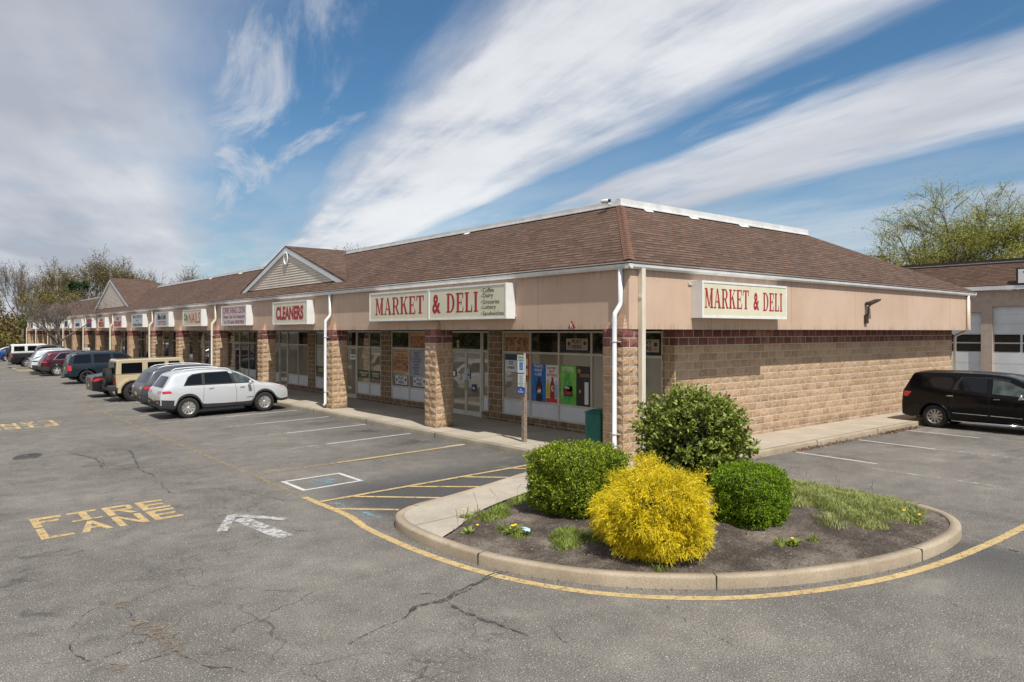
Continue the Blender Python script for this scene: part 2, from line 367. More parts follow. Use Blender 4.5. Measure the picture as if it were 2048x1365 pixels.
M['teal_ink'] = mat('teal_ink', base=(.03, .09, .12), rough=.5)
M['greenink'] = mat('green_ink', base=(.05, .16, .06), rough=.5)
M['yellow'] = mat('yellow_paint', fn=paint_line((.54, .39, .18), .425, 12.))
M['yellowworn'] = mat('worn_yellow_paint', fn=paint_line((.34, .27, .16), .485, 14.))
M['whitep'] = mat('white_paint', fn=paint_line((.60, .59, .55), .40, 16.))
M['whiteworn'] = mat('worn_white_paint', fn=paint_line((.50, .49, .46), .50))
M['bluep'] = mat('worn_blue_paint', fn=paint_line((.22, .40, .48), .53))
M['tar'] = mat('crack_sealant', fn=paint_line((.060, .057, .054), .49, 9.))
M['sand'] = mat('sand_dirt', fn=paint_line((.24, .19, .14), .52, 9.))
M['soil'] = mat('soil', fn=soil)
M['boxwood'] = mat('boxwood_leaves', fn=leafy([(.15, (.05, .09, .008)), (.45, (.16, .24, .014)), (.7, (.36, .42, .03)), (.95, (.60, .56, .07))], .25))
M['boxwood2'] = mat('boxwood_leaves_green', fn=leafy([(.15, (.055, .10, .006)), (.5, (.17, .28, .010)), (.8, (.30, .44, .02)), (.97, (.46, .54, .04))], .25))
M['viburnum'] = mat('shrub_leaves', fn=leafy([(.15, (.07, .095, .016)), (.5, (.20, .25, .035)), (.8, (.34, .39, .08)), (.95, (.46, .49, .16))], .22))
M['cypress'] = mat('gold_threads', fn=leafy([(.1, (.16, .16, .012)), (.3, (.50, .42, .016)), (.6, (.84, .66, .018)), (.95, (.95, .82, .05))], .2, 2.))
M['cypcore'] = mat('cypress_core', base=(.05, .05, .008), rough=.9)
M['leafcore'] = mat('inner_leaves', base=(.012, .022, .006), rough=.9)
M['weed'] = mat('weed_blades', fn=leafy([(.1, (.15, .17, .05)), (.5, (.29, .33, .10)), (.8, (.42, .43, .17)), (1, (.54, .52, .28))], .2))
M['grass'] = mat('green_blades', fn=leafy([(.1, (.10, .14, .025)), (.5, (.22, .29, .05)), (1, (.40, .44, .12))], .2))
M['flower'] = mat('dandelion_yellow', base=(.85, .60, .02), rough=.7)
M['bark'] = mat('bark', fn=speck((.07, .052, .040), (.14, .11, .085), 9, .95, .02, 25))
M['barkgrey'] = mat('grey_bark', fn=speck((.11, .09, .078), (.20, .17, .145), 9, .95))
M['brownleaf'] = mat('spring_buds', fn=leafy([(.1, (.10, .070, .032)), (.5, (.21, .155, .062)), (.8, (.29, .22, .085)), (1, (.33, .28, .11))], .2, .3))
M['olive'] = mat('olive_buds', fn=leafy([(.1, (.08, .068, .025)), (.5, (.19, .155, .045)), (.8, (.28, .235, .07)), (1, (.35, .32, .10))], .2, .3))
M['willow'] = mat('willow_leaves', fn=leafy([(.1, (.18, .19, .03)), (.5, (.34, .35, .07)), (.8, (.46, .45, .11)), (1, (.56, .53, .18))], .3, .3))
M['evergreen'] = mat('evergreen', fn=leafy([(.1, (.012, .03, .008)), (.6, (.03, .06, .015)), (1, (.06, .10, .02))], .1, .5))
M['freshgreen'] = mat('fresh_green', fn=leafy([(.1, (.06, .09, .015)), (.6, (.14, .19, .03)), (1, (.24, .28, .06))], .25, .5))
M['bin'] = mat('green_metal', fn=speck((.004, .085, .068), (.008, .11, .09), 3, .35))
M['wood'] = mat('weathered_wood', fn=speck((.16, .12, .09), (.33, .27, .22), 14, .9, .01, 40))
M['bluesign'] = mat('blue_sign', base=(.01, .09, .42), rough=.4)
M['greensign'] = mat('sign_green', base=(.02, .30, .12), rough=.4)
M['alu'] = mat('sign_sheet', base=(.70, .72, .72), rough=.4)
M['bronze'] = mat('dark_bronze', base=(.05, .042, .036), rough=.45, metal=.3)
M['lens'] = mat('lamp_lens', base=(.45, .45, .42), rough=.3)
M['darkredwood'] = mat('reddish_shingle', fn=shingle(1))
M['garagedoor'] = mat('garage_door', fn=speck((.58, .60, .60), (.68, .70, .70), 1.2, .5))

# ---------------------------------------------------------------- mesh helpers
XK, SL = 11.27, .021
def zg(x): return SL*(min(max(x, -3.), XK)-XK)
ABS = {}
def tag(o, label=None, cat=None, group=None, kind=None):
    if label: o['label'] = label
    if cat: o['category'] = cat
    if group: o['group'] = group
    if kind: o['kind'] = kind
    return o
def thing(name, label, cat, loc=(0, 0, 0), group=None, rz=0):
    o = bpy.data.objects.new(name, None); C.objects.link(o); o.location = loc; o.rotation_euler = (0, 0, rz)
    o.empty_display_size = .3
    ABS[o] = Vector(loc) if not rz else Vector(loc)
    return tag(o, label, cat, group)
class MB:
    def __init__(s): s.v = []; s.f = []; s.mi = []; s.cur = 0; s.smooth = []; s.sm = False
    def vert(s, p): s.v.append(tuple(p)); return len(s.v)-1
    def face(s, idx): s.f.append(tuple(idx)); s.mi.append(s.cur); s.smooth.append(s.sm)
    def poly(s, pts): s.face([s.vert(p) for p in pts])
    def box(s, a, b):
        x0, y0, z0 = [min(a[i], b[i]) for i in range(3)]; x1, y1, z1 = [max(a[i], b[i]) for i in range(3)]
        i = len(s.v)
        s.v += [(x0, y0, z0), (x1, y0, z0), (x1, y1, z0), (x0, y1, z0), (x0, y0, z1), (x1, y0, z1), (x1, y1, z1), (x0, y1, z1)]
        for f in ((0, 3, 2, 1), (4, 5, 6, 7), (0, 1, 5, 4), (1, 2, 6, 5), (2, 3, 7, 6), (3, 0, 4, 7)): s.face([i+k for k in f])
        return s
    def prism(s, pts, d):
        """closed polygon pts extruded by vector d"""
        d = Vector(d); n = len(pts); i = len(s.v)
        for p in pts: s.v.append(tuple(p))
        for p in pts: s.v.append(tuple(Vector(p)+d))
        s.face([i+k for k in range(n)][::-1]); s.face([i+n+k for k in range(n)])
        for k in range(n): s.face((i+k, i+(k+1) % n, i+n+(k+1) % n, i+n+k))
        return s
    def tube(s, pts, rad, seg=8, cap=True, flat=None):
        pts = [Vector(p) for p in pts]; rs = rad if isinstance(rad, (list, tuple)) else [rad]*len(pts)
        base = len(s.v); prev = None
        for k, p in enumerate(pts):
            d = (pts[min(k+1, len(pts)-1)]-pts[max(k-1, 0)])
            if d.length < 1e-9: d = Vector((0, 0, 1))
            d.normalize()
            if prev is None:
                a = d.orthogonal().normalized()
                if abs(d.z) > .9: a = Vector((1, 0, 0))-d*d.x; a.normalize()
            else:
                a = prev-d*prev.dot(d)
                if a.length < 1e-6: a = d.orthogonal()
                a.normalize()
            prev = a; b = d.cross(a)
            for j in range(seg):
                t = 2*math.pi*(j+.5)/seg; s.v.append(tuple(p+(a*math.cos(t)+b*math.sin(t))*rs[k]))
        sv = s.sm; s.sm = seg > 4
        for k in range(len(pts)-1):
            for j in range(seg):
                q = base+k*seg; s.face((q+j, q+(j+1) % seg, q+seg+(j+1) % seg, q+seg+j))
        s.sm = sv
        if cap:
            s.face([base+j for j in range(seg)][::-1]); s.face([base+(len(pts)-1)*seg+j for j in range(seg)])
        return s
    def lathe(s, prof, seg=28, axis='y', c=(0, 0, 0)):
        """prof: (radius, along)"""
        base = len(s.v); sv = s.sm; s.sm = True
        for r, h in prof:
            for j in range(seg):
                t = 2*math.pi*j/seg; q = (r*math.cos(t), h, r*math.sin(t)) if axis == 'y' else (r*math.cos(t), r*math.sin(t), h)
                s.v.append((c[0]+q[0], c[1]+q[1], c[2]+q[2]))
        for k in range(len(prof)-1):
            for j in range(seg):
                q = base+k*seg; s.face((q+j, q+(j+1) % seg, q+seg+(j+1) % seg, q+seg+j))
        s.sm = sv; return s
    def ribbon(s, pts, wd, z=None, jit=0, rnd=None):
        """flat strip on the ground following zg"""
        n = len(pts); L = []
        for k in range(n):
            a = Vector(pts[max(k-1, 0)][:2]); b = Vector(pts[min(k+1, n-1)][:2]); d = (b-a).normalized(); nn = Vector((-d.y, d.x))
            ww = wd[k] if isinstance(wd, list) else wd
            p = Vector(pts[k][:2]); h = ww/2
            for sg in (-1, 1):
                q = p+nn*sg*h*(1+(rnd.uniform(-jit, jit) if rnd else 0)); L.append((q.x, q.y, zg(q.x)+z))
        i = len(s.v); s.v += L
        for k in range(n-1): s.face((i+2*k, i+2*k+2, i+2*k+3, i+2*k+1))
    def build(s, name, mats, parent=None, world=True, fixn=True):
        me = bpy.data.meshes.new(name)
        off = ABS.get(parent, Vector((0, 0, 0))) if (parent is not None and world) else Vector((0, 0, 0))
        me.from_pydata([(x-off.x, y-off.y, z-off.z) for x, y, z in s.v] if off.length else s.v, [], s.f)
        if not isinstance(mats, (list, tuple)): mats = [mats]
        for m in mats: me.materials.append(m)
        me.polygons.foreach_set('material_index', s.mi); me.polygons.foreach_set('use_smooth', s.smooth)
        me.update()
        if fixn and len(s.f) < 30000:
            bm = bmesh.new(); bm.from_mesh(me); bmesh.ops.recalc_face_normals(bm, faces=bm.faces); bm.to_mesh(me); bm.free()
        return link(name, me, parent, off)
def link(name, me, parent=None, off=Vector((0, 0, 0))):
    o = bpy.data.objects.new(name, me); C.objects.link(o)
    if parent is not None: o.parent = parent
    ABS[o] = off.copy(); return o
def densify(pts, step=.15, closed=False):
    out = []; n = len(pts)
    for k in range(n if closed else n-1):
        a = Vector(pts[k]); b = Vector(pts[(k+1) % n]); m_ = max(1, int((b-a).length/step))
        for j in range(m_): out.append(a.lerp(b, j/m_))
    if not closed: out.append(Vector(pts[-1]))
    return out
def smooth_path(pts, closed=False, n=6):
    """Catmull-Rom"""
    P = [Vector(p) for p in pts]; N = len(P); out = []
    for i in range(N if closed else N-1):
        p0 = P[(i-1) % N] if closed or i > 0 else P[0]; p1 = P[i]; p2 = P[(i+1) % N]; p3 = P[(i+2) % N] if closed or i < N-2 else P[-1]
        for k in range(n):
            t = k/n; out.append(.5*((2*p1)+(p2-p0)*t+(2*p0-5*p1+4*p2-p3)*t*t+(3*p1-p0-3*p2+p3)*t**3))
    if not closed: out.append(P[-1])
    return out
def text_tris(body, w=None, h=None, bold=0., spacing=1., align='CENTER', lead=1.):
    """returns list of 2d triangles scaled to fit w x h, centred at 0,0"""
    cu = bpy.data.curves.new('t', 'FONT'); cu.body = body; cu.align_x = align; cu.offset = bold; cu.space_character = spacing; cu.resolution_u = 3
    cu.space_line = lead
    o = bpy.data.objects.new('t', cu); C.objects.link(o)
    dg = bpy.context.evaluated_depsgraph_get(); me = o.evaluated_get(dg).to_mesh()
    V = [(v.co.x, v.co.y) for v in me.vertices]; F = [tuple(p.vertices) for p in me.polygons]
    o.evaluated_get(dg).to_mesh_clear(); bpy.data.objects.remove(o); bpy.data.curves.remove(cu)
    if not V: return []
    x0, x1 = min(v[0] for v in V), max(v[0] for v in V); y0, y1 = min(v[1] for v in V), max(v[1] for v in V)
    sx = w/(x1-x0) if w else None; sy = h/(y1-y0) if h else None
    sx = sx or sy; sy = sy or sx
    return [[((V[i][0]-(x0+x1)/2)*sx, (V[i][1]-(y0+y1)/2)*sy) for i in f] for f in F]
class Plane2:
    """a drawing plane: origin, right, up, normal"""
    def __init__(s, o, r, n, u=(0, 0, 1)): s.o = Vector(o); s.r = Vector(r); s.u = Vector(u); s.n = Vector(n)
    def p(s, x, y, d=0): return s.o+s.r*x+s.u*y+s.n*d
    def put(s, mb, polys, x=0, y=0, d=.003):
        for k, pl in enumerate(polys): mb.poly([s.p(x+a, y+b, d+.00025*(k % 7)) for a, b in pl])
    def rect(s, mb, x0, y0, x1, y1, d=.002): mb.poly([s.p(x0, y0, d), s.p(x1, y0, d), s.p(x1, y1, d), s.p(x0, y1, d)])
    def box(s, mb, x0, y0, x1, y1, d0, d1):
        mb.prism([s.p(x0, y0, d0), s.p(x1, y0, d0), s.p(x1, y1, d0), s.p(x0, y1, d0)], s.n*(d1-d0))
    def text(s, mb, body, x, y, w=None, h=None, d=.004, **k): s.put(mb, text_tris(body, w, h, **k), x, y, d)

# slab-serif capitals for the market signs, on a 1-high box -> (advance, polygons)
def arcband(cx, cy, rx, ry, tx, ty, a0, a1, n=10):
    out = []
    for k in range(n):
        p = R(a0+(a1-a0)*k/n); q = R(a0+(a1-a0)*(k+1)/n)
        out.append([(cx+(rx)*math.cos(p), cy+(ry)*math.sin(p)), (cx+(rx)*math.cos(q), cy+(ry)*math.sin(q)),
                    (cx+(rx-tx)*math.cos(q), cy+(ry-ty)*math.sin(q)), (cx+(rx-tx)*math.cos(p), cy+(ry-ty)*math.sin(p))])
    return out
def rc(a, b, c, d): return [(a, b), (c, b), (c, d), (a, d)]
SLAB = {
 'M': (.80, [rc(0, 0, .22, .07), rc(.07, .07, .15, .93), rc(0, .93, .22, 1), [(.22, 1), (.07, .931), (.36, .06), (.44, .06)], [(.36, .06), (.44, .06), (.62, .93), (.57, .93)], rc(.52, .93, .78, 1), rc(.55, .07, .71, .93), rc(.48, 0, .78, .07)]),
 'A': (.66, [rc(-.02, 0, .20, .07), [(.06, .07), (.13, .07), (.32, 1), (.27, 1)], [(.27, 1), (.37, 1), (.60, .07), (.43, .07)], rc(.13, .30, .47, .37), rc(.37, 0, .66, .07)]),
 'R': (.66, [rc(0, 0, .30, .07), rc(.07, .07, .23, .93), rc(0, .93, .36, 1), rc(.23, .45, .36, .52)] + arcband(.34, .725, .24, .275, .15, .07, -90, 90) + [[(.30, .45), (.42, .47), (.60, .07), (.46, .07)], rc(.46, 0, .66, .07)]),
 'K': (.68, [rc(0, 0, .28, .07), rc(.07, .07, .23, .93), rc(0, .93, .28, 1), rc(.42, .93, .66, 1), [(.50, .93), (.57, .93), (.23, .42), (.23, .52)], [(.30, .56), (.40, .66), (.60, .07), (.44, .07)], rc(.40, 0, .68, .07)]),
 'E': (.60, [rc(0, 0, .56, .07), rc(.07, .07, .23, .93), rc(0, .93, .54, 1), rc(.23, .47, .38, .54), rc(.38, .36, .42, .66), [(.48, .07), (.56, .07), (.56, .30), (.52, .30)], [(.46, .93), (.54, .93), (.54, .70), (.50, .70)]]),
 'T': (.60, [rc(.16, 0, .44, .07), rc(.22, .07, .38, .93), rc(.0, .93, .60, 1), [(0, .93), (.08, .93), (.04, .70), (0, .70)], [(.52, .93), (.60, .93), (.60, .70), (.56, .70)]]),
 'D': (.68, [rc(0, 0, .30, .07), rc(.07, .07, .23, .93), rc(0, .93, .30, 1)] + arcband(.27, .5, .37, .5, .16, .07, -90, 90, 14)),
 'L': (.58, [rc(0, 0, .54, .07), rc(.07, .07, .23, .93), rc(0, .93, .30, 1), [(.45, .07), (.54, .07), (.54, .36), (.50, .36)]]),
 'I': (.34, [rc(0, 0, .30, .07), rc(.07, .07, .23, .93), rc(0, .93, .30, 1)]),
}
def slab(word, w, h, gap=.06):
    tot = 0; out = []
    for ch in word: adv, pl = SLAB[ch]; out.append((tot, pl)); tot += adv+gap
    tot -= gap; s = w/tot
    return [[((x+px)*s-w/2, y*h-h/2) for px, y in q] for x, pl in out for q in pl]

# ---------------------------------------------------------------- ground, markings
def surf(name, mb, m, kind='structure'): return tag(mb.build(name, m), kind=kind)
mb = MB()
for x0, x1 in ((-700, -3.), (-3., XK), (XK, 900)):
    mb.poly([(x0, -700, zg(x0)-.03), (x1, -700, zg(x1)-.03), (x1, 1200, zg(x1)-.03), (x0, 1200, zg(x0)-.03)])
surf('ground', mb, M['earth'])
mb = MB()
for x0, x1, y1 in ((-45, -3., 128), (-3., XK, 128), (XK, 95, 128)):
    mb.poly([(x0, -45, zg(x0)), (x1, -45, zg(x1)), (x1, y1, zg(x1)), (x0, y1, zg(x0))])
surf('parking_lot', mb, M['asphalt'])
rnd = random.Random(4)
Z1 = .004
mb = MB(); CUR = M['yellow']
fl = [(5.65, y) for y in (13, 12.2, 11.2)]+[(5.53, 10.4), (5.5, 9.6), (5.52, 8.6), (5.68, 7.4), (6.05, 6.35), (6.62, 5.5), (7.44, 4.77), (8.6, 4.2), (9.82, 3.87), (11.3, 3.70), (13.2, 3.67), (16, 3.7), (19, 3.72), (26, 3.72)]
mb.ribbon(densify(smooth_path(fl), .12), .125, Z1)
for a, b in (((5.6, 11.88), (6.47, 10.97)), ((6.32, 12.43), (7.54, 11.12)), ((7.5, 12.43), (8.62, 11.33)), ((8.8, 12.43), (9.65, 11.5)), ((10.08, 12.43), (10.43, 12.0))):
    mb.ribbon(densify([a, b], .3), .10, Z1*2)
mb.ribbon(densify([(5.7, 12.43), (11.1, 12.38)], .3), .11, Z1*3)
surf('yellow_fire_line', mb, M['yellow'])
mb = MB(); mb.ribbon(densify([(5.65, 13.02), (5.65, 16), (5.65, 22.0)], .3), .10, Z1)
mb.ribbon(densify([(5.65, 22.1), (5.66, 40), (5.75, 62)], .3), .11, Z1)
mb.ribbon(densify([(5.75, 15.68), (11.22, 15.62)], .3), .15, Z1*2)
surf('faded_yellow_line', mb, M['yellowworn'])
mb = MB(); mb.ribbon(densify([(7.6, 15.655), (11.2, 15.62)], .3), .13, Z1*2.6); surf('accessible_bay_line', mb, M['yellow'])
mb = MB()
for k in range(1, 17):
    y = 15.65+k*2.705
    mb.ribbon(densify([(5.85 if k > 3 else 7.6, y), (8.6, y)], .3), .075, Z1)
for x, y0, y1 in ((20.0, 5.0, 7.6), (16.1, 4.8, 7.4), (23.1, 5, 7.4), (26.0, 5, 9.5)): mb.ribbon(densify([(x, y0), (x, y1)], .3), .075, Z1)
surf('faded_bay_lines', mb, M['whiteworn'])
mb = MB()
for k in range(1, 17):
    y = 15.65+k*2.705; mb.ribbon(densify([(8.6, y), (11.22, y)], .3), .085, Z1)
mb.ribbon(densify([(10.6, 15.69), (11.2, 15.69)], .3), .05, Z1*3.4)
for x, y1 in ((16.78, 9.5), (20.0, 9.5), (23.05, 9.55)): mb.ribbon(densify([(x-.05, 7.5), (x+.05, y1)], .3), .085, Z1)
surf('white_bay_lines', mb, M['whitep'])
mb = MB()
for a, b in (((5.86, 14.6), (7.13, 14.58)), ((7.13, 14.62), (7.13, 13.50)), ((7.17, 13.54), (5.86, 13.52)), ((5.86, 13.47), (5.86, 14.65))): pass
q = [(5.84, 14.62), (7.15, 14.6), (7.15, 13.52), (5.84, 13.5)]; i_ = .085
qi = [(5.84+i_, 14.62-i_), (7.15-i_, 14.6-i_), (7.15-i_, 13.52+i_), (5.84+i_, 13.5+i_)]
for k in range(4):
    a, b, c, d = q[k], q[(k+1) % 4], qi[(k+1) % 4], qi[k]; mb.poly([(p[0], p[1], zg(p[0])+Z1) for p in (a, b, c, d)])
surf('accessible_bay_outline', mb, M['whitep'])
mb = MB(); mb.ribbon(densify([(6.25, 14.05), (6.75, 14.02)], .1), .55, Z1); mb.ribbon(densify([(5.89, 12.2), (5.99, 10.75)], .15), .10, Z1)
surf('faded_blue_paint', mb, M['bluep'])
# stencilled words: strokes of each letter on a unit box
STN = {'F': [rc(0, 0, .26, 1), rc(.26, .78, 1, 1), rc(.26, .42, .85, .6)], 'I': [rc(.36, .0, .64, 1), rc(0, .84, .34, 1), rc(.66, .84, 1, 1), rc(0, 0, .34, .12), rc(.66, 0, 1, .12)],
 'R': [rc(0, 0, .26, 1), rc(.26, .82, .8, 1), rc(.26, .42, .8, .58), [(.8, .42), (1, .5), (1, .9), (.8, 1)], [(.42, .42), (.66, .42), (1, 0), (.74, 0)]],
 'E': [rc(0, 0, .26, 1), rc(.26, .82, 1, 1), rc(.26, .42, .9, .58), rc(.26, 0, 1, .17)], 'L': [rc(0, 0, .26, 1), rc(.26, 0, 1, .18)],
 'A': [[(0, 0), (.26, 0), (.60, 1), (.42, 1)], [(.76, 0), (1, 0), (.60, 1), (.44, 1)], rc(.26, .28, .72, .42)],
 'N': [rc(0, 0, .24, 1), rc(.76, 0, 1, 1), [(.24, 1), (.24, .72), (.76, 0), (.76, .28)]]}
def stencil(rows, x0, y0, W, H, flip):
    mb = MB()
    for r_, (word, yy, hh) in enumerate(rows):
        cw = W/(len(word)+.2*(len(word)-1))
        for k, ch in enumerate(word):
            for j, pl in enumerate(STN[ch]):
                pts = []
                for px, py in pl:
                    X = k*cw*1.2+px*cw; Y = yy+py*hh
                    if flip: X, Y = W-X, H-Y
                    pts.append((x0+X, y0+Y, zg(x0+X)+Z1+.0006*j))
                mb.poly(pts)
    return mb
surf('fire_lane_lettering', stencil([('FIRE', .84, .72), ('LANE', 0, .74)], 1.52, 13.16, 2.06, 1.56, False), M['yellow'])
surf('upside_down_fire_lane_lettering', stencil([('FIRE', .98, .85), ('LANE', 0, .85)], 1.75, 28.4, 2.05, 1.83, True), M['yellow'])
surf('far_fire_lane_lettering', stencil([('FIRE', .98, .85), ('LANE', 0, .85)], 1.3, 41.5, 2.05, 1.83, False), M['yellowworn'])
mb = MB(); mb.ribbon([(4.38, 10.75), (4.22, 12.3)], .26, Z1)
mb.ribbon([(3.74, 11.72), (4.2, 12.62)], .16, Z1*2); mb.ribbon([(4.2, 12.62), (4.76, 11.72)], .16, Z1*2.4)
surf('faded_white_arrow', mb, mat('scuffed_white_paint', fn=paint_line((.50, .49, .47), .47, 11)))
# sealed and open cracks
def crack(mb, pts, wd, z=Z1*1.5, taper=True):
    P = densify(smooth_path(pts, n=4), .05); n = len(P); ww = []
    for k, p in enumerate(P):
        j = noise.noise(Vector((p.x*5, p.y*5, 2.2)))*.05; j2 = noise.noise(Vector((p.x*5, p.y*5, 7.7)))*.05
        P[k] = Vector((p.x+j, p.y+j2)); t = k/n
        ww.append(wd*.72*(.4+.7*abs(noise.noise(Vector((p.x*7, p.y*7, 1)))*2))*(min(1, 4*t+.25, 4*(1-t)+.25) if taper else 1))
    mb.ribbon(P, ww, z, .25, rnd)
mb = MB()
crack(mb, [(5.89, 7.39), (5.66, 7.34), (5.34, 7.24), (4.97, 7.11), (4.77, 7.05)], .10); crack(mb, [(5.9, 7.33), (5.5, 7.24), (5.1, 7.10), (4.77, 6.98)], .05, Z1*2)
crack(mb, [(4.95, 7.1), (4.77, 7.03), (4.5, 7.07), (4.26, 6.97)], .16, Z1*2.2); crack(mb, [(4.4, 7.02), (4.03, 6.9), (3.7, 6.83), (3.39, 6.7)], .05)
crack(mb, [(4.78, 7.0), (4.72, 6.7), (4.77, 6.31), (4.82, 5.95), (4.88, 5.67)], .07, Z1*1.8)
surf('sealed_cracks', mb, M['tar'])
mb = MB()
for pts, wd in (([(4.51, 7.38), (4.69, 7.37), (4.76, 7.21)], .02), ([(5.14, 6.1), (5.19, 5.82), (5.1, 5.54), (5.01, 5.2)], .018),
    ([(3.17, 11.82), (3.53, 12.29), (4.03, 12.15), (4.91, 11.46)], .045), ([(2.51, 12.76), (2.82, 12.71), (3.1, 12.16), (3.5, 12.2), (3.88, 12.22)], .03),
    ([(3.98, 16.5), (3.89, 15.05), (4.47, 15.05), (4.89, 14.47), (5.15, 13.52), (5.36, 12.52)], .05), ([(2.99, 11.56), (3.27, 11.4), (3.65, 11.49), (3.95, 11.91)], .03),
    ([(.86, 11.38), (1.12, 11.63), (1.39, 11.92)], .02),
    ([(1.82, 10.07), (2.31, 10.31), (2.49, 10.53), (2.6, 10.27), (2.91, 10.21), (2.87, 9.81), (2.63, 9.73), (2.33, 9.66), (1.95, 9.48), (1.74, 9.62), (1.5, 9.4), (1.28, 9.04), (1.02, 9.18), (.79, 9.3)], .022),
    ([(1.87, 9.31), (1.88, 8.93), (1.95, 8.6), (2., 8.31), (2.02, 7.91), (2.04, 7.54), (2.15, 7.16), (2.32, 6.99), (2.4, 6.74)], .05),
    ([(1.35, 8.85), (1.24, 8.53), (1.26, 8.26), (1.33, 8.02), (1.55, 8.07), (1.74, 8.16), (1.89, 8.1)], .03), ([(1.42, 7.94), (1.59, 7.72), (1.92, 7.71), (2.04, 7.54)], .03),
    ([(3.07, 21.69), (3.58, 20.3), (3.36, 18.91)], .09), ([(2.26, 24.51), (2.84, 24.69)], .07), ([(4.01, 21.73), (4.39, 21.02), (3.99, 18.31), (4.06, 17.07)], .10),
    ([(3.08, 22.49), (3.23, 21.54), (3.48, 20.12), (3.34, 18.93)], .09), ([(3.31, 26.29), (3.65, 25.5)], .06), ([(2.95, 19.06), (3.86, 18.18), (4.06, 16.95)], .04),
    ([(11.58, 3.96), (11.61, 3.75), (11.59, 3.49), (11.5, 3.23), (11.3, 2.8)], .05), ([(9.2, 3.6), (8.9, 3.1), (8.7, 2.6)], .014), ([(6.6, 5.4), (6.3, 4.7), (6.2, 4.1)], .014)):
    crack(mb, pts, wd)
surf('open_cracks', mb, mat('open_crack', fn=paint_line((.045, .041, .037), .52, 12)))
mb = MB()
for x, y, r in ((1.94, 8.53, .16), (1.98, 8.2, .12), (1.88, 9.44, .08), (2.01, 7.85, .12), (2.03, 7.4, .07), (1.71, 9.65, .04), (1.34, 7.98, .07), (1.47, 7.7, .09), (3.4, 19.6, .3), (3.9, 18.6, .25)):
    mb.poly([(x+r*(1+.4*math.sin(3*t+x))*math.cos(t), y+1.3*r*(1+.4*math.cos(2*t+y))*math.sin(t), zg(x)+Z1*2.4) for t in [k*math.pi/8 for k in range(16)]])
surf('sandy_dirt_patches', mb, M['sand'])
mb = MB(); mb.poly([(x, y, zg(x)+Z1*2) for x, y in smooth_path([(1.92, 21.92), (2.14, 22.45), (2.58, 22.43), (2.43, 21.72), (2.06, 21.64)], True, 5)])
surf('tar_patch', mb, M['tar'])

# kerbs and pavements
H = .15
def curb(path, m, name, closed=False, wd=.15, inner=1, jointstep=3.05, first=0.):
    """rounded-top kerb along path (outer edge), inner = side (+1 left of travel)"""
    P = path; n = len(P); mb = MB(); mb.sm = True
    prof = [(0., -.05), (0.005, H-.03), (.012, H-.012), (.03, H), (wd, H), (wd, -.05)]
    acc = first; joints = []
    rows = []
    for k in range(n):
        a = P[(k-1) % n] if closed or k > 0 else P[k]; b = P[(k+1) % n] if closed or k < n-1 else P[k]
        d = (b-a).normalized(); nn = Vector((-d.y, d.x))*inner
        if k: acc += (P[k]-P[k-1]).length
        jt = acc > jointstep
        if jt: acc = 0.
        base = len(mb.v)
        for (o_, z_) in prof:
            q = P[k]+nn*o_; mb.v.append((q.x, q.y, zg(q.x)*(1. if z_ < H-.05 else 1.)+z_))
        rows.append((base, jt))
    for k in range(n if closed else n-1):
        i, j = rows[k][0], rows[(k+1) % n][0]
        for q in range(len(prof)-1): mb.face((i+q, j+q, j+q+1, i+q+1))
    o = surf(name, mb, m)
    mj = MB()
    for k, (b_, jt) in enumerate(rows):
        if jt:
            a = P[k-1]; d = (P[(k+1) % n]-a).normalized(); nn = Vector((-d.y, d.x))*inner; p = P[k]
            c = [p-nn*.003, p+nn*(wd+.002)]; z0 = zg(p.x)
            mj.prism([(c[0].x-d.x*.006, c[0].y-d.y*.006, z0-.01), (c[1].x-d.x*.006, c[1].y-d.y*.006, z0-.01), (c[1].x-d.x*.006, c[1].y-d.y*.006, z0+H+.003), (c[0].x-d.x*.006, c[0].y-d.y*.006, z0+H+.003)], (d.x*.012, d.y*.012, 0))
    if mj.v: surf(name.replace('kerb', 'kerb_joints'), mj, M['black'])
    return o
# outer outline of the planting island, from the left kerb round to the side kerb
isl = [(11.27, 12.15), (11.05, 11.9), (10.08, 11.51), (8.7, 11.1), (7.37, 10.78), (6.6, 10.66), (6.12, 10.42), (5.83, 9.95), (5.72, 9.25), (5.72, 8.4), (5.86, 7.45), (6.26, 6.46), (6.85, 5.65), (7.65, 4.95), (8.55, 4.45), (9.65, 4.08), (10.7, 3.95), (11.6, 4.02), (12.25, 4.3), (12.66, 4.75), (12.86, 5.4), (12.88, 6.4), (12.86, 7.4), (12.98, 8.4), (13.3, 9.1), (13.9, 9.5), (14.6, 9.6)]
oi = densify(smooth_path(isl), .1)
curb(oi[:], M['curb'], 'island_kerb', inner=1, first=1.2)
curb([Vector((XK, y)) for y in [12.15+k*1.0 for k in range(105)]][::-1], M['curbold'], 'front_kerb', inner=1, jointstep=3.0)
curb([Vector((14.6+k*.5, 9.6+.004*k)) for k in range(42)], M['curb'], 'side_kerb', inner=1)
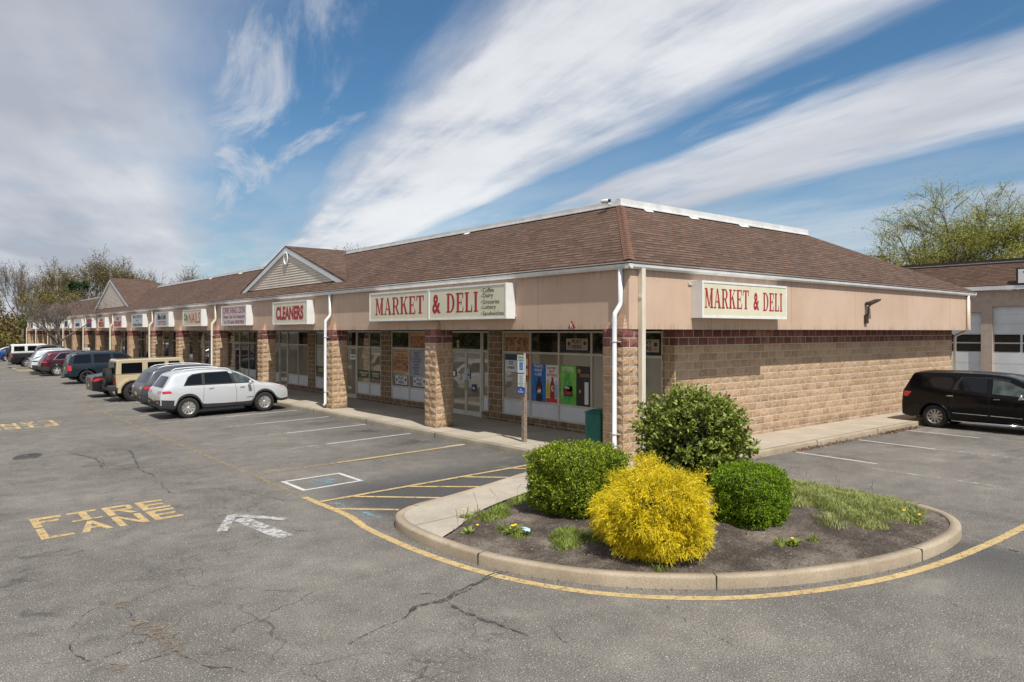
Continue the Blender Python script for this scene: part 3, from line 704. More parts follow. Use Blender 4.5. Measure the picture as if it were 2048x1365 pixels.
# pavements
mb = MB()
for y0, y1 in ((12.0, 118.),): mb.box((XK+.14, y0, -.05), (14.45, y1, H-.004))
surf('front_pavement', mb, M['walk'])
mb = MB(); mb.box((14.45, 9.72, -.05), (36, 11.3, H-.004)); surf('side_pavement', mb, M['walk2'])
inn = [(5.9, 8.75), (6.3, 8.98), (7.0, 9.45), (7.7, 9.75), (8.6, 10.0), (9.6, 10.2), (10.6, 10.3), (11.3, 10.1), (11.9, 9.7), (12.4, 9.2), (12.9, 8.6)]
inn = smooth_path(inn, n=4)
off = []
for k, p in enumerate(oi):
    a = oi[max(k-1, 0)]; b = oi[min(k+1, len(oi)-1)]; d = (b-a).normalized(); off.append(p+Vector((-d.y, d.x))*.13)
def near(pt): return min(range(len(off)), key=lambda k: (off[k]-Vector(pt)).length)
i0 = near(inn[0]); i1 = near(inn[-1])
mb = MB()
A_ = off[:i0+1]; n_ = 60
def resample(P, n):
    L = [0]
    for a, b in zip(P, P[1:]): L.append(L[-1]+(b-a).length)
    out = []
    for k in range(n+1):
        t = L[-1]*k/n; j = max(i for i in range(len(L)) if L[i] <= t+1e-9); j = min(j, len(P)-2)
        out.append(P[j].lerp(P[j+1], (t-L[j])/max(1e-9, L[j+1]-L[j])))
    return out
ra = resample(A_[::-1], n_); rb = resample([Vector(p) for p in inn]+[Vector((12.9, 9.2))], n_)
rb = resample([Vector(p) for p in inn[:28]], n_)
rows = [(a, b) for a, b in zip(ra, rb)]
def zi(p): return zg(p.x)+H-.004
for (a, b), (c, d) in zip(rows, rows[1:]): mb.poly([(a.x, a.y, zi(a)), (c.x, c.y, zi(c)), (d.x, d.y, zi(d)), (b.x, b.y, zi(b))])
mb.poly([(x, y, H-.008) for x, y in ((11.0, 12.1), (11.27, 10.0), (12.2, 9.3), (12.95, 8.3), (13.3, 9.2), (14.6, 9.72), (14.6, 12.2), (11.2, 12.3))])
surf('island_path', mb, M['walk'])
# planting bed: mounded soil
bed = [Vector(p) for p in inn]+off[i1:i0:-1]
def inside(p, P):
    c = False; j = len(P)-1
    for i in range(len(P)):
        if (P[i].y > p[1]) != (P[j].y > p[1]) and p[0] < (P[j].x-P[i].x)*(p[1]-P[i].y)/(P[j].y-P[i].y)+P[i].x: c = not c
        j = i
    return c
def edist(p, P): return min(((P[i]-Vector(p)).length for i in range(len(P))))
bedd = densify(bed, .2, True)
def bedz(x, y):
    e = edist((x, y), bedd)
    return zg(x)+.125+min(1, e/1.4)**.8*.16+noise.noise(Vector((x*2, y*2, 0)))*.035+noise.noise(Vector((x*6, y*6, 3)))*.035
st = .11; NX = int(7.4/st)+1; NY = int(6.8/st)+1; idx = {}; mb = MB(); mb.sm = True
for i in range(NX):
    for j in range(NY):
        x, y = 5.7+i*st, 3.9+j*st
        if inside((x, y), bedd) or edist((x, y), bedd) < .12:
            z = bedz(x, y) if inside((x, y), bedd) else zg(x)+.115
            idx[i, j] = mb.vert((x, y, z))
for i in range(NX-1):
    for j in range(NY-1):
        k = [(i, j), (i+1, j), (i+1, j+1), (i, j+1)]
        if all(q in idx for q in k): mb.face([idx[q] for q in k])
surf('planting_soil', mb, M['soil'])
# grit and mulch lumps on the soil
mb = MB(); rg = random.Random(8)
for k in range(4200):
    x, y = rg.uniform(5.8, 12.8), rg.uniform(4, 10.3)
    if not inside((x, y), bedd): continue
    z = bedz(x, y); s_ = rg.uniform(.004, .016)*(1.8 if rg.random() < .12 else 1); a = rg.uniform(0, 6.28)
    pts = [(x+s_*rg.uniform(.6, 1.4)*math.cos(a+t), y+s_*rg.uniform(.6, 1.4)*math.sin(a+t), z+rg.uniform(0, .01)) for t in (0, 2.1, 4.2)]
    i = len(mb.v); mb.v += pts+[(x, y, z+s_*.9)]
    for f in ((0, 1, 3), (1, 2, 3), (2, 0, 3)): mb.face([i+q for q in f])
surf('soil_crumbs', mb, mat('soil_crumbs', fn=speck((.05, .038, .03), (.24, .20, .16), 30, .95)), 'stuff')

# ---------------------------------------------------------------- the strip of shops
YE = 118.3; FX, FY = 12.0, 10.65; FZ0, FZ1 = 3.02, 4.40; SX = 14.42; WY = 11.28; XE = 31.7
EX, EY, EZ = 11.87, 10.52, 4.505       # eave corner
RX, RY, RZ = 14.67, 13.32, 6.36        # parapet corner
bld = thing('shop_building', 'long single-storey row of shops with brown shingle roof, peach fascia and stone block columns', 'shop building', (13, 12, 0))
def bpart(name, mb, m, parent=bld): return mb.build(name, m, parent)
mb = MB()
# fascia boxes: left face and right face (L shape)
mb.box((FX, FY, FZ0), (FX+.30, YE, FZ1)); mb.box((FX+.30, FY, FZ0), (XE, FY+.30, FZ1))
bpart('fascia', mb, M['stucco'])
mb = MB(); mb.box((FX+.30, FY+.30, FZ0+.02), (SX+.2, YE, FZ0+.06)); mb.box((SX+.2, FY+.30, FZ0+.02), (XE, WY+.1, FZ0+.06)); mb.box((FX+.02, FY+.02, FZ0-.012), (FX+.05, YE, FZ0-.002))
bpart('soffit', mb, M['soffit'])
# side wall and rear returns
mb = MB(); mb.box((SX-.06, WY, 0), (XE-.1, WY+.3, FZ0+.01)); mb.box((XE-.4, WY+.3, 0), (XE-.1, 30, FZ0+.01))
bpart('side_wall', mb, M['block'])
mb = MB(); rr = random.Random(99)
for row in range(15):
    za = .02+.2*row; off = .2*(row % 2); k = 0; x = math.floor((SX+11.28+off)/.4)*.4-off-11.28
    while x < XE-.1:
        xa, xb = max(x, SX-.06), min(x+.4, XE-.1)
        if xb-xa > .05:
            G = []; nx = 5
            for i in range(nx+1):
                for j in range(4):
                    ed = i in (0, nx) or j in (0, 3); u = xa+.009+(xb-xa-.018)*i/nx; v = za+.010+.180*j/3
                    if not ed: u += rr.uniform(-.02, .02); v += rr.uniform(-.015, .015)
                    G.append(mb.vert((u, WY-(.002 if ed else rr.uniform(.003, .018)), min(v, FZ0))))
            for i in range(nx):
                for j in range(3): q = i*4+j; mb.face((G[q], G[q+4], G[q+5], G[q+1]))
        x += .4
bpart('side_wall_facing', mb, M['rawwall'])
mb = MB(); mb.box((XE-.4, FY+.3, FZ0), (XE-.1, 30, FZ1-.02)); bpart('end_fascia', mb, M['stucco2'])
# roof planes as thin solid slabs
def slabp(mb, pts, t=.07): mb.prism([(a, b, c) for a, b, c in pts], (0, 0, -t))
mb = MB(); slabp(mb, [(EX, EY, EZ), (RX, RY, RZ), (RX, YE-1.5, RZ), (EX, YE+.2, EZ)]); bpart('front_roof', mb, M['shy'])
mb = MB(); slabp(mb, [(EX, EY, EZ), (XE+.15, EY, EZ), (24.3, RY, RZ), (RX, RY, RZ)])
slabp(mb, [(XE+.15, EY, EZ), (XE+.15, 40, EZ), (24.3, 37, RZ), (24.3, RY, RZ)]); bpart('side_roof', mb, M['shx'])
mb = MB(); mb.box((RX+.05, RY+.05, RZ-.12), (24.2, YE-2, RZ-.05)); bpart('flat_roof', mb, M['roofflat'])
mb = MB(); mb.box((SX+.4, WY+.3, 0), (SX+.5, YE-1, 3.05)); bpart('inner_wall', mb, M['black'])
# parapet caps, metal
mb = MB()
mb.box((RX-.07, RY-.07, RZ-.02), (24.3, RY+.1, RZ+.17))
mb.box((RX-.07, RY+.1, RZ-.02), (RX+.1, 29.2, RZ+.12)); mb.box((RX-.07, 31.5, RZ-.02), (RX+.1, 60.8, RZ+.10)); mb.box((RX-.07, 72., RZ-.02), (RX+.1, 95.5, RZ+.10))
mb.box((RX-.11, RY-.11, RZ-.035), (24.3, RY-.07, RZ-.01)); mb.box((RX-.11, RY-.07, RZ-.035), (RX-.07, 60.8, RZ-.01))
bpart('parapet_cap', mb, M['gutter'])
for x, l in ((15.5, .35), (17.5, .4), (20., .5)): mb = MB(); mb.prism([(x, RY-.2, RZ-.115), (x+l, RY-.17, RZ-.095), (x+l, RY-.08, RZ-.03), (x, RY-.08, RZ-.03)], (0, 0, .01)); bpart('flashing_patch', mb, M['white'])
for y, l in ((34, .5), (42, .6), (47.5, .5), (20, .3)): mb = MB(); mb.prism([(RX-.2, y, RZ-.115), (RX-.17, y+l, RZ-.095), (RX-.08, y+l, RZ-.03), (RX-.08, y, RZ-.03)], (0, 0, .01)); bpart('flashing_patch', mb, M['white'])
# hip cap shingles
mb = MB(); nseg = 31
for k in range(nseg):
    t0, t1 = k/nseg, (k+1.25)/nseg; t1 = min(t1, 1)
    a = Vector((EX, EY, EZ)).lerp(Vector((RX, RY, RZ)), t0); b = Vector((EX, EY, EZ)).lerp(Vector((RX, RY, RZ)), t1)
    for sgn in (1, -1):
        d = Vector((.15, -.012, -.01)) if sgn > 0 else Vector((-.012, .15, -.01))
        lift0, lift1 = Vector((0, 0, .045)), Vector((0, 0, .015))
        q = [a+lift0, a+d*1.+lift0-Vector((0, 0, .012)), b+d+lift1, b+lift1]
        mb.prism(q, (0, 0, -.02))
bpart('hip_cap', mb, mat('hip_shingle', fn=speck((.15, .072, .048), (.21, .11, .075), 9, .95, .01, 60)))
# gables
def gable(y0, y1, zp, xg, name):
    yc = (y0+y1)/2; roof = lambda x: EZ+(x-EX)*(RZ-EZ)/(RX-EX)
    zb = roof(xg)+.02; g = bld
    mb = MB(); n = int((zp-zb-.25)/.105); hw = (y1-y0)/2-.28; H_ = zp-zb-.22
    for k in range(n):
        za, zt = zb+k*.105, zb+(k+1)*.105
        wa = hw*(1-(za-zb)/H_); wt = max(.02, hw*(1-(zt-zb)/H_))
        mb.prism([(xg-.028, yc-wa, za), (xg-.028, yc+wa, za), (xg-.004, yc+wt, zt), (xg-.004, yc-wt, zt)], (.05, 0, 0))
    p = bpart('gable_siding', mb, M['siding'])
    mb = MB(); xf = xg-.075
    for s in (-1, 1):
        ye = yc+s*(y1-y0)/2
        mb.prism([(xf, ye, zb-.10), (xf, yc, zp-.02), (xf, yc, zp-.24), (xf, ye-s*.62, zb-.10)], (.05, 0, 0))
    bpart('gable_trim', mb, M['trim'])
    # pitched roof back to the main slope
    mb = MB(); xr = EX+(zp-EZ)/((RZ-EZ)/(RX-EX)); xr = min(xr, RX+.6)
    hw_ = (y1-y0)/2; sl_ = (zp-zb)/hw_; a_ = max(.05, (zp-RZ)/sl_)
    for s in (-1, 1):
        ye = yc+s*hw_; e = .03
        P = [(xg-.085, ye+s*.05, zb-.07+e), (xg-.085, yc, zp+e), (xr, yc, zp+e)]+([(xr+1.1, yc+s*a_, RZ+e), (RX, yc+s*a_, RZ+e)] if zp > RZ else [])+[(xg+.12, ye+s*.03, zb-.05+e)]
        mb.prism(P, (0, 0, -.05))
    if zp > RZ: mb.prism([(xr, yc, zp+.03), (xr+1.1, yc-a_, RZ+.03), (xr+1.1, yc+a_, RZ+.03)], (0, 0, -.05))
    bpart('gable_roof', mb, M['shx'])
    return yc, zb
yc, zb = gable(24.8, 35.9, 6.60, 12.42, 'a')
mb = MB(); mb.lathe([(0, -.0), (.20, 0), (.20, .03), (.235, .03), (.235, .07), (.17, .07), (.17, .02)], 24, 'y')
v2 = MB(); 
for v in mb.v: pass
mb2 = MB(); mb2.f = mb.f; mb2.mi = mb.mi; mb2.smooth = mb.smooth; mb2.v = [(12.40-v[1], yc+v[0], 6.08+v[2]*1.25) for v in mb.v]
for k in range(5): mb2.box((12.365, yc-.15, 5.93+k*.07), (12.385, yc+.15, 5.955+k*.07))
bpart('gable_vent', mb2, M['white'])
gable(59.6, 73.2, 7.25, 12.42, 'b'); gable(94.8, 100.6, 6.0, 12.42, 'c')
# gutters
def gutter(mb, a, b, nrm):
    a = Vector(a); b = Vector(b); n = Vector(nrm); z = Vector((0, 0, 1))
    prof = [(.0, -.005), (0, -.14), (.07, -.145), (.115, -.10), (.125, -.02), (.14, 0), (.125, .004), (.11, -.01), (.06, -.02)]
    mb.prism([a+n*x+z*y for x, y in prof], b-a)
g0 = EZ-.03
mb = MB(); gutter(mb, (FX-.004, FY-.13, g0), (FX-.004, YE, g0), (-1, 0, 0)); bpart('front_gutter', mb, M['gutter'])
mb = MB(); gutter(mb, (FX-.13, FY-.004, g0), (XE+.25, FY-.004, g0), (0, -1, 0)); bpart('side_gutter', mb, M['gutter'])
# columns: real blocks in courses
def rblock(mb, a, b, rr, faces, amp=.022):
    """one split-face block: the outer faces are broken, uneven planes"""
    nx = 4; mb.box((a[0]+.012, a[1]+.012, a[2]), (b[0]-.012, b[1]-.012, b[2]))
    for f in faces:
        if f in 'xX': A, B, fx = a[1], b[1], (a[0] if f == 'x' else b[0]); o = -1 if f == 'x' else 1
        else: A, B, fx = a[0], b[0], (a[1] if f == 'y' else b[1]); o = -1 if f == 'y' else 1
        G = []
        for i in range(nx+1):
            for j in range(4):
                u = A+(B-A)*i/nx; v = a[2]+(b[2]-a[2])*j/3; ed = i in (0, nx) or j in (0, 3)
                d = fx+(-o*.006 if ed else o*rr.uniform(.0, amp))
                if not ed: u += rr.uniform(-.02, .02); v += rr.uniform(-.015, .015)
                G.append(mb.vert((d, u, v) if f in 'xX' else (u, d, v)))
        for i in range(nx):
            for j in range(3): q = i*4+j; mb.face((G[q], G[q+4], G[q+5], G[q+1]))
def column(x0, y0, w=.6, d=.6, first=True):
    rr = random.Random(int(y0*10)); z = H-.02; n = 14; ch = (FZ0+.02-z)/n; near_ = y0 < 52
    core_ = MB(); core_.box((x0+.009, y0+.009, z), (x0+w-.009, y0+d-.009, FZ0+.015)); mb = MB()
    for k in range(n):
        za, zb_ = z+k*ch+.0075, z+(k+1)*ch-.0075
        sx = .62 if k % 2 else .38
        for (a, b) in ((0, sx), (sx, 1)):
            for (c, e) in ((0, 1-sx), (1-sx, 1)):
                A = (x0+a*w+(.0075 if a else 0), y0+c*d+(.0075 if c else 0), za); B = (x0+b*w-(.0075 if b < 1 else 0), y0+e*d-(.0075 if e < 1 else 0), zb_)
                if near_: rblock(mb, A, B, rr, ('x' if a == 0 else '')+('X' if b == 1 else '')+('y' if c == 0 else '')+('Y' if e == 1 else ''))
                else: mb.box(A, B)
    o = bpart('column', mb, M['rawblock']); core_.build('mortar', M['mortar'], o)
    cm = MB()
    for k in range(4):
        ins = .035+.045*k; zz = FZ0+.016+k*.075
        cm.box((x0+ins*.9, y0+ins*.5, zz), (FX-.002-.0004*k, y0+d-ins*1.3, zz+.068))
    if x0 < FX: cm.build('column_cap', CAPM, o)
    return o
CAPM = mat('painted_cap_blocks', fn=stucco((.56, .38, .26), (.64, .45, .32)))
COLY = [10.67, 17.95, 24.77, 31.64, 37.96, 44.64, 50.61, 57.07, 62.95, 68.97, 74.3, 80.4, 85.3, 90.9, 95.2, 101.2, 106.1, 111., 115.7]
for y in COLY: column(11.83, y, first=False)
# downspouts
def offset_spout(y, m, x=FX, zb=.25, base=None):
    mb = MB()
    xo = 11.83-.055
    mb.tube([(FX-.06, y, g0-.12), (FX-.06, y, 3.62), (FX-.075, y, 3.55), (xo-.01, y, 3.36), (xo-.02, y, 3.28), (xo-.02, y, zb+.08), (xo-.09, y, zb)], .052, 12)
    o = bpart('downspout', mb, m)
    for z in (2.75, .75):
        c = MB(); c.lathe([(.056, -.012), (.062, -.012), (.062, .012), (.056, .012)], 12, 'z', (xo-.02, y, z)); c.box((xo-.02, y-.12, z-.01), (xo+.06, y+.12, z+.01)); c.build('strap', M['frame'], o)
    return o
DSP = [(10.86, 'pipew', .34), (25.2, 'pipew', .25), (38.4, 'pipe', .2), (51.05, 'pipe', .2), (63.1, 'pipe', .2), (74.6, 'pipe', .2), (85.9, 'pipe', .2), (96.6, 'pipe', .2), (106.9, 'pipe', .2), (116.4, 'pipe', .2)]
for y, m, zb_ in DSP: offset_spout(y-.02, M[m], zb=zb_)
mb = MB(); mb.box((12.30, FY-.115, H), (12.42, FY-.006, g0-.12)); o = bpart('downspout', mb, M['pipe'])
mb = MB(); mb.box((12.285, FY-.12, 3.7), (12.30, FY-.03, 3.76)); mb.build('strap', M['pipe'], o)
mb = MB(); mb.tube([(31.25, FY-.06, g0-.12), (31.25, FY-.06, 3.1), (31.27, FY-.03, 3.0), (31.6, WY-.15, 2.82), (31.68, WY-.08, 2.7), (31.68, WY-.08, .25)], .055, 8); bpart('downspout', mb, M['pipe'])

# storefront ----------------------------------------------------------------
FT, ZT, ZS, ZK, ZH = .055, 2.33, .86, .40, 2.98
def window(ys, kick=True, low='tan_glass', top='dark_glass', zk=ZK):
    """one storefront window: ys = mullion positions (ascending)"""
    y0, y1 = ys[0], ys[-1]; mb = MB()
    f = .05
    mb.box((SX-.03, y0, ZH-f), (SX+.05, y1, ZH)); mb.box((SX-.032, y0, ZT-.03), (SX+.05, y1, ZT+.03)); mb.box((SX-.034, y0, ZS-.03), (SX+.05, y1, ZS+.03)); mb.box((SX-.036, y0, zk-.02), (SX+.05, y1, zk+.03))
    for k, y in enumerate(ys):
        a = y if k == 0 else (y-f if k == len(ys)-1 else y-f/2); mb.box((SX-.04, a, zk-.021), (SX+.052, a+f, ZH+.001))
    o = bpart('window', mb, M['frame'])
    for a, b in zip(ys, ys[1:]):
        a += .02; b -= .02
        c = MB(); c.box((SX, a, ZS+.01), (SX+.012, b, ZT-.01)); c.build('pane', M[low], o)
        c = MB(); c.box((SX, a, ZT+.01), (SX+.012, b, ZH-.01)); c.build('transom_pane', M[top], o)
        c = MB(); c.box((SX-.006, a, zk), (SX+.012, b, ZS-.01)); c.build('kick_panel', M['kick'], o)
    return o
def door(y0, y1, leaves=1, low='tan_glass'):
    mb = MB(); f = .06
    mb.box((SX-.04, y0-f, H-.01), (SX+.055, y0, ZH+.002)); mb.box((SX-.04, y1, H-.01), (SX+.055, y1+f, ZH+.002)); mb.box((SX-.034, y0, ZT), (SX+.05, y1, ZT+.05)); mb.box((SX-.034, y0, ZH-.05), (SX+.05, y1, ZH))
    o = bpart('door_frame', mb, M['frame'])
    c = MB(); c.box((SX, y0, ZT+.05), (SX+.012, y1, ZH-.05)); c.build('transom_pane', M['dark_glass'], o)
    wd = (y1-y0)/leaves
    for k in range(leaves):
        a, b = y0+k*wd+.008, y0+(k+1)*wd-.008
        d = MB(); s = .055
        d.box((SX-.02, a, H+.01), (SX+.03, a+s, ZT-.01)); d.box((SX-.02, b-s, H+.01), (SX+.03, b, ZT-.01)); d.box((SX-.018, a+s, ZT-.09), (SX+.028, b-s, ZT-.01)); d.box((SX-.018, a+s, H+.01), (SX+.028, b-s, H+.17))
        dd = d.build('door', M['frame'], o)
        # the glass and handle belong to the door leaf: kept as siblings one level down
        c = MB(); c.box((SX, a+s-.01, H+.16), (SX+.01, b-s+.01, ZT-.08)); c.build('door_glass', M[low], o)
        c = MB(); hy = (b-.03) if (leaves == 1 or k == 0) else a+.03
        c.tube([(SX-.02, hy, 1.0), (SX-.07, hy, 1.02), (SX-.07, hy, 1.30), (SX-.02, hy, 1.32)], .012, 6); c.build('door_handle', M['frame'], o)
    return o
piers = MB(); sill = MB()
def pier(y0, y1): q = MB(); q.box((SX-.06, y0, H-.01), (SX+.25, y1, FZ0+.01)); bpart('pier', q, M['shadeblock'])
wins = [([11.65, 12.98, 14.13, 15.44, 16.69, 18.03], 'tan_glass'), ([18.74, 19.10], 'tan_glass'), ([22.4, 23.63, 24.95], 'tan_glass'), ([25.75, 26.72, 27.80], 'tan_glass'),
        ([28.85, 30.3, 31.90], 'tan_glass'), ([32.66, 33.84, 35.10], 'tan_glass'), ([36.18, 37.5, 38.6], 'tan_glass'), ([39.4, 40.54, 41.95], 'smoke_glass'), ([42.9, 44.4], 'smoke_glass')]
doors = [(19.18, 20.85, 2, 'tan_glass'), (27.88, 28.78, 1, 'tan_glass'), (35.18, 36.1, 1, 'tan_glass'), (42.02, 42.82, 1, 'dark_glass')]
prs = [(11.583, 11.65), (18.05, 18.72), (20.93, 22.38), (24.97, 25.73), (31.92, 32.64), (38.62, 39.38), (44.42, 45.0)]
y = 45.0; k = 0; rw = random.Random(2)
while y < 112:
    lowm = rw.choice(['smoke_glass', 'dark_glass', 'smoke_glass'])
    wins.append(([y, y+1.25, y+2.5], lowm)); doors.append((y+2.56, y+3.46, 1, lowm)); wins.append(([y+3.52, y+4.9], lowm)); prs.append((y+4.92, y+5.9)); y += 5.9
prs.append((y, YE-.3))
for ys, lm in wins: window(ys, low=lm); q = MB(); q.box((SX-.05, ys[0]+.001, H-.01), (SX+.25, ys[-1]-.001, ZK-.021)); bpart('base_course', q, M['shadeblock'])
for a in doors: door(*a)
for a in prs: pier(*a)


# signs ---------------------------------------------------------------------
def cabinet(name, label, y0, y1, z0, z1, face, group, draw, split=None):
    """box sign on the front fascia; y0<y1; the viewer reads towards -y"""
    t = thing(name, label, 'sign', (FX, (y0+y1)/2, z0), group)
    xf = FX-.30
    mb = MB(); mb.prism([(xf, y0, z0), (FX-.003, y0, z0), (FX-.003, y0, z1), (xf, y0, z1)], (0, y1-y0, 0)); mb.build('cabinet', M['signcab'], t)
    mb = MB(); e = .045
    for a, b, c, d in ((y0, z0, y1, z0+e), (y0, z1-e, y1, z1), (y0, z0+e, y0+e, z1-e), (y1-e, z0+e, y1, z1-e)): mb.box((xf-.018, a, b), (xf-.001, c, d))
    if split: mb.box((xf-.022, split-.035, z0+e), (xf-.001, split+.035, z1-e))
    mb.build('cabinet_rim', M['white'], t)
    mb = MB(); mb.box((xf-.006, y0+e-.003, z0+e-.003), (xf-.001, y1-e+.003, z1-e+.003)); mb.build('sign_face', M[face], t)
    P = Plane2((xf-.006, (y0+y1)/2, (z0+z1)/2), (0, -1, 0), (-1, 0, 0))
    for nm, m, fn in draw:
        mb = MB(); fn(P, mb, y1-y0, z1-z0)
        if mb.v: mb.build(nm, M[m], t, fixn=False)
    mb = MB()
    for yy in (y0, y1):
        for zz in (z0+.06, z1-.06): mb.box((FX-.02, yy-.05, zz-.02), (FX-.002, yy+.05, zz+.02))
    mb.build('bracket', M['frame'], t)
    return t
SG = 'box signs along the peach fascia'
def bul(P, mb, w, h):
    for k, (s_, wd, hh) in enumerate((('Coffee', .48, .115), ('Dairy', .45, .14), ('Groceries', .71, .115), ('Lottery', .57, .14), ('Sandwiches', .89, .11))):
        P.text(mb, s_, 2.61+wd/2, .30-k*.153, w=wd, h=hh, d=.003, bold=.008)
def bul2(P, mb, w, h):
    for k in range(5): P.rect(mb, 2.53, .275-k*.153, 2.56, .32-k*.153, .003)
def mk(P, mb, w, h):
    P.put(mb, slab('MARKET', 2.92, .54), -1.74, .01, .003)
    P.put(mb, text_tris('&', .43, .55, bold=.03), .39, .0, .003)
    P.put(mb, slab('DELI', 1.52, .54), 1.66, .01, .003)
def mkc(P, mb, w, h): mk(P, mb, w, h)
cabinet('shop_sign', 'widest cream sign, red market and deli lettering with a small black list at its right', 14.5, 21.7, 3.30, 4.22, 'signcream', SG,
        [('lettering', 'red', mk), ('small_lettering', 'ink', bul), ('bullet', 'red', bul2)], split=18.11)
def T_(s, x, y, w, h, b=.02, sp=1.): return lambda P, mb, W, Hh: P.text(mb, s, x, y, w=w, h=h, bold=b, spacing=sp)
cabinet('shop_sign', 'cream box sign reading CLEANERS in tall red capitals', 26.65, 30.1, 3.25, 4.18, 'signcream', SG, [('lettering', 'red', T_('CLEANERS', .0, 0, 2.75, .56, .05))])
def sup(P, mb, W, h): P.text(mb, 'SUPER SHING LOON', 0, .24, w=3.1, h=.28, bold=.015)
def sup2(P, mb, W, h): P.text(mb, 'Chinese Take Out Restaurant', 0, -.04, w=3.05, h=.18, bold=.015); P.text(mb, 'Tel: 732-606-7828/7858', 0, -.30, w=2.8, h=.17, bold=.015)
cabinet('shop_sign', 'pale grey box sign of the Chinese take out restaurant in three red lines', 33.25, 36.7, 3.25, 4.18, 'signgrey', SG, [('lettering', 'red', sup), ('small_lettering', 'red', sup2)])
def cy(P, mb, W, h): P.text(mb, 'City', -1.1, 0, w=.75, h=.5, bold=.03)
cabinet('shop_sign', 'cream box sign with green script and large red NAILS', 39.9, 43.3, 3.25, 4.15, 'signcream', SG, [('script', 'greenink', cy), ('lettering', 'brightred', T_('NAILS', .45, 0, 2.0, .58, .015, 1.12))])
def bw(P, mb, W, h): P.text(mb, 'Skin & Ink', 0, .16, w=2.0, h=.34, bold=.06)
def bw2(P, mb, W, h): P.text(mb, 'TATTOOS', 0, -.22, w=1.9, h=.28, bold=.02)
cabinet('shop_sign', 'grey box sign with crowded dark lettering over red TATTOOS', 46.2, 49.4, 3.25, 4.14, 'signgrey', SG, [('lettering', 'ink', bw), ('small_lettering', 'red', bw2)])
def fs(P, mb, W, h): P.text(mb, "Mario's Fish Fry", 0, .24, w=2.5, h=.24, bold=.02); P.text(mb, '& Seafood Market', 0, -.26, w=2.6, h=.24, bold=.02); P.put(mb, arcband(0, -.03, .35, .10, .05, .05, 10, 170, 8), 0, 0, .004)
cabinet('shop_sign', 'pale box sign with dark blue fish and seafood market wording', 52.5, 55.6, 3.25, 4.12, 'signgrey', SG, [('lettering', 'teal_ink', fs)])
cabinet('shop_sign', 'pale box sign with fat red letters under a short red word', 58.7, 61.6, 3.25, 4.10, 'signgrey', SG, [('lettering', 'brightred', T_('FOOD MART', 0, -.15, 2.4, .42, .07)), ('small_lettering', 'brightred', T_('Deli', 0, .24, .9, .22, .05))])
cabinet('shop_sign', 'olive framed box sign with orange lettering beside the white downspout', 64.7, 67.5, 3.25, 4.08, 'signcream', SG, [('lettering', 'brightred', T_('PIZZA', 0, -.14, 2.1, .38, .09)), ('small_lettering', 'red', T_('Subs', 0, .22, 1.2, .22, .06))])
def flat_(a, b, c, d): return lambda P, mb, W, h: P.rect(mb, a*W/2, b*h/2, c*W/2, d*h/2, .002)
cabinet('shop_sign', 'box sign with red upper half and blue lower half', 70.1, 72.9, 3.25, 4.08, 'signwhite', SG, [('red_panel', 'red', flat_(-.85, .05, .85, .85)), ('blue_panel', 'navyink', flat_(-.85, -.85, .85, .0))])
far = [(75.4, 78.8, 'white box sign with small blue marks just behind the bare tree', 'navyink'), (82.3, 84.9, 'white box sign with a dark square panel', 'ink'), (87.3, 90.0, 'white box sign with pale violet lettering', 'navyink'),
       (93.2, 94.9, 'plain white box sign, fourth from the far end', 'navyink'), (98.2, 100.7, 'narrow white sign with a brown panel, third from the far end', 'red'), (103.2, 105.8, 'narrow white sign with a blue lower strip, second from the far end', 'navyink'), (109, 111.6, 'violet sign at the far end of the row of shops', 'navyink')]
for a, b, l, m in far:
    cabinet('shop_sign', l, a, b, 3.27, 4.08, 'signgrey' if 'violet' in l else 'signwhite', SG, [('panel', m, flat_(-.6, -.6, .6, .1 if 'strip' in l or 'small' in l else .7))] if 'plain' not in l else [])
# sign on the side fascia
t = thing('shop_sign', 'white cabinet sign with red market and deli lettering, alone on the side fascia', 'sign', (16, FY, 3.3))
mb = MB(); yf = FY-.30; mb.box((14.18, yf, 3.29), (17.85, FY-.003, 4.16)); mb.build('cabinet', M['signcab'], t)
mb = MB(); e = .05
for a, b, c, d in ((14.18, 3.29, 17.85, 3.29+e), (14.18, 4.16-e, 17.85, 4.16), (14.18, 3.29+e, 14.18+e, 4.16-e), (17.85-e, 3.29+e, 17.85, 4.16-e)): mb.box((a, yf-.018, b), (c, yf-.001, d))
mb.build('cabinet_rim', M['white'], t)
mb = MB(); mb.box((14.22, yf-.006, 3.33), (17.81, yf-.001, 4.12)); mb.build('sign_face', M['signcream'], t)
P = Plane2((16.015, yf-.006, 3.725), (1, 0, 0), (0, -1, 0))
mb = MB(); P.put(mb, slab('MARKET', 1.80, .47), -.825, .03, .003); P.put(mb, text_tris('&', .25, .44, bold=.03), .41, -.0, .003); P.put(mb, slab('DELI', .92, .47), 1.175, .0, .003)
mb.build('lettering', M['red'], t, fixn=False)
mb = MB(); mb.box((14.06, FY-.03, 4.06), (14.19, FY-.002, 4.12)); mb.build('bracket', M['frame'], t)
# small triangle plate with an R
t = thing('plate', 'small dark red triangle with a white R on the fascia above the shop window', 'plate', (FX, 12.45, 3.1))
P = Plane2((FX-.006, 12.42, 3.13), (0, -1, 0), (-1, 0, 0))
mb = MB(); mb.prism([P.p(-.13, -.08, 0), P.p(.13, -.08, 0), P.p(0, .10, 0)], (-.004, 0, 0)); mb.build('triangle', M['red'], t)
mb = MB(); P.text(mb, 'R', 0, -.015, h=.11, d=.006, bold=.03); mb.build('letter', M['signwhite'], t, fixn=False)

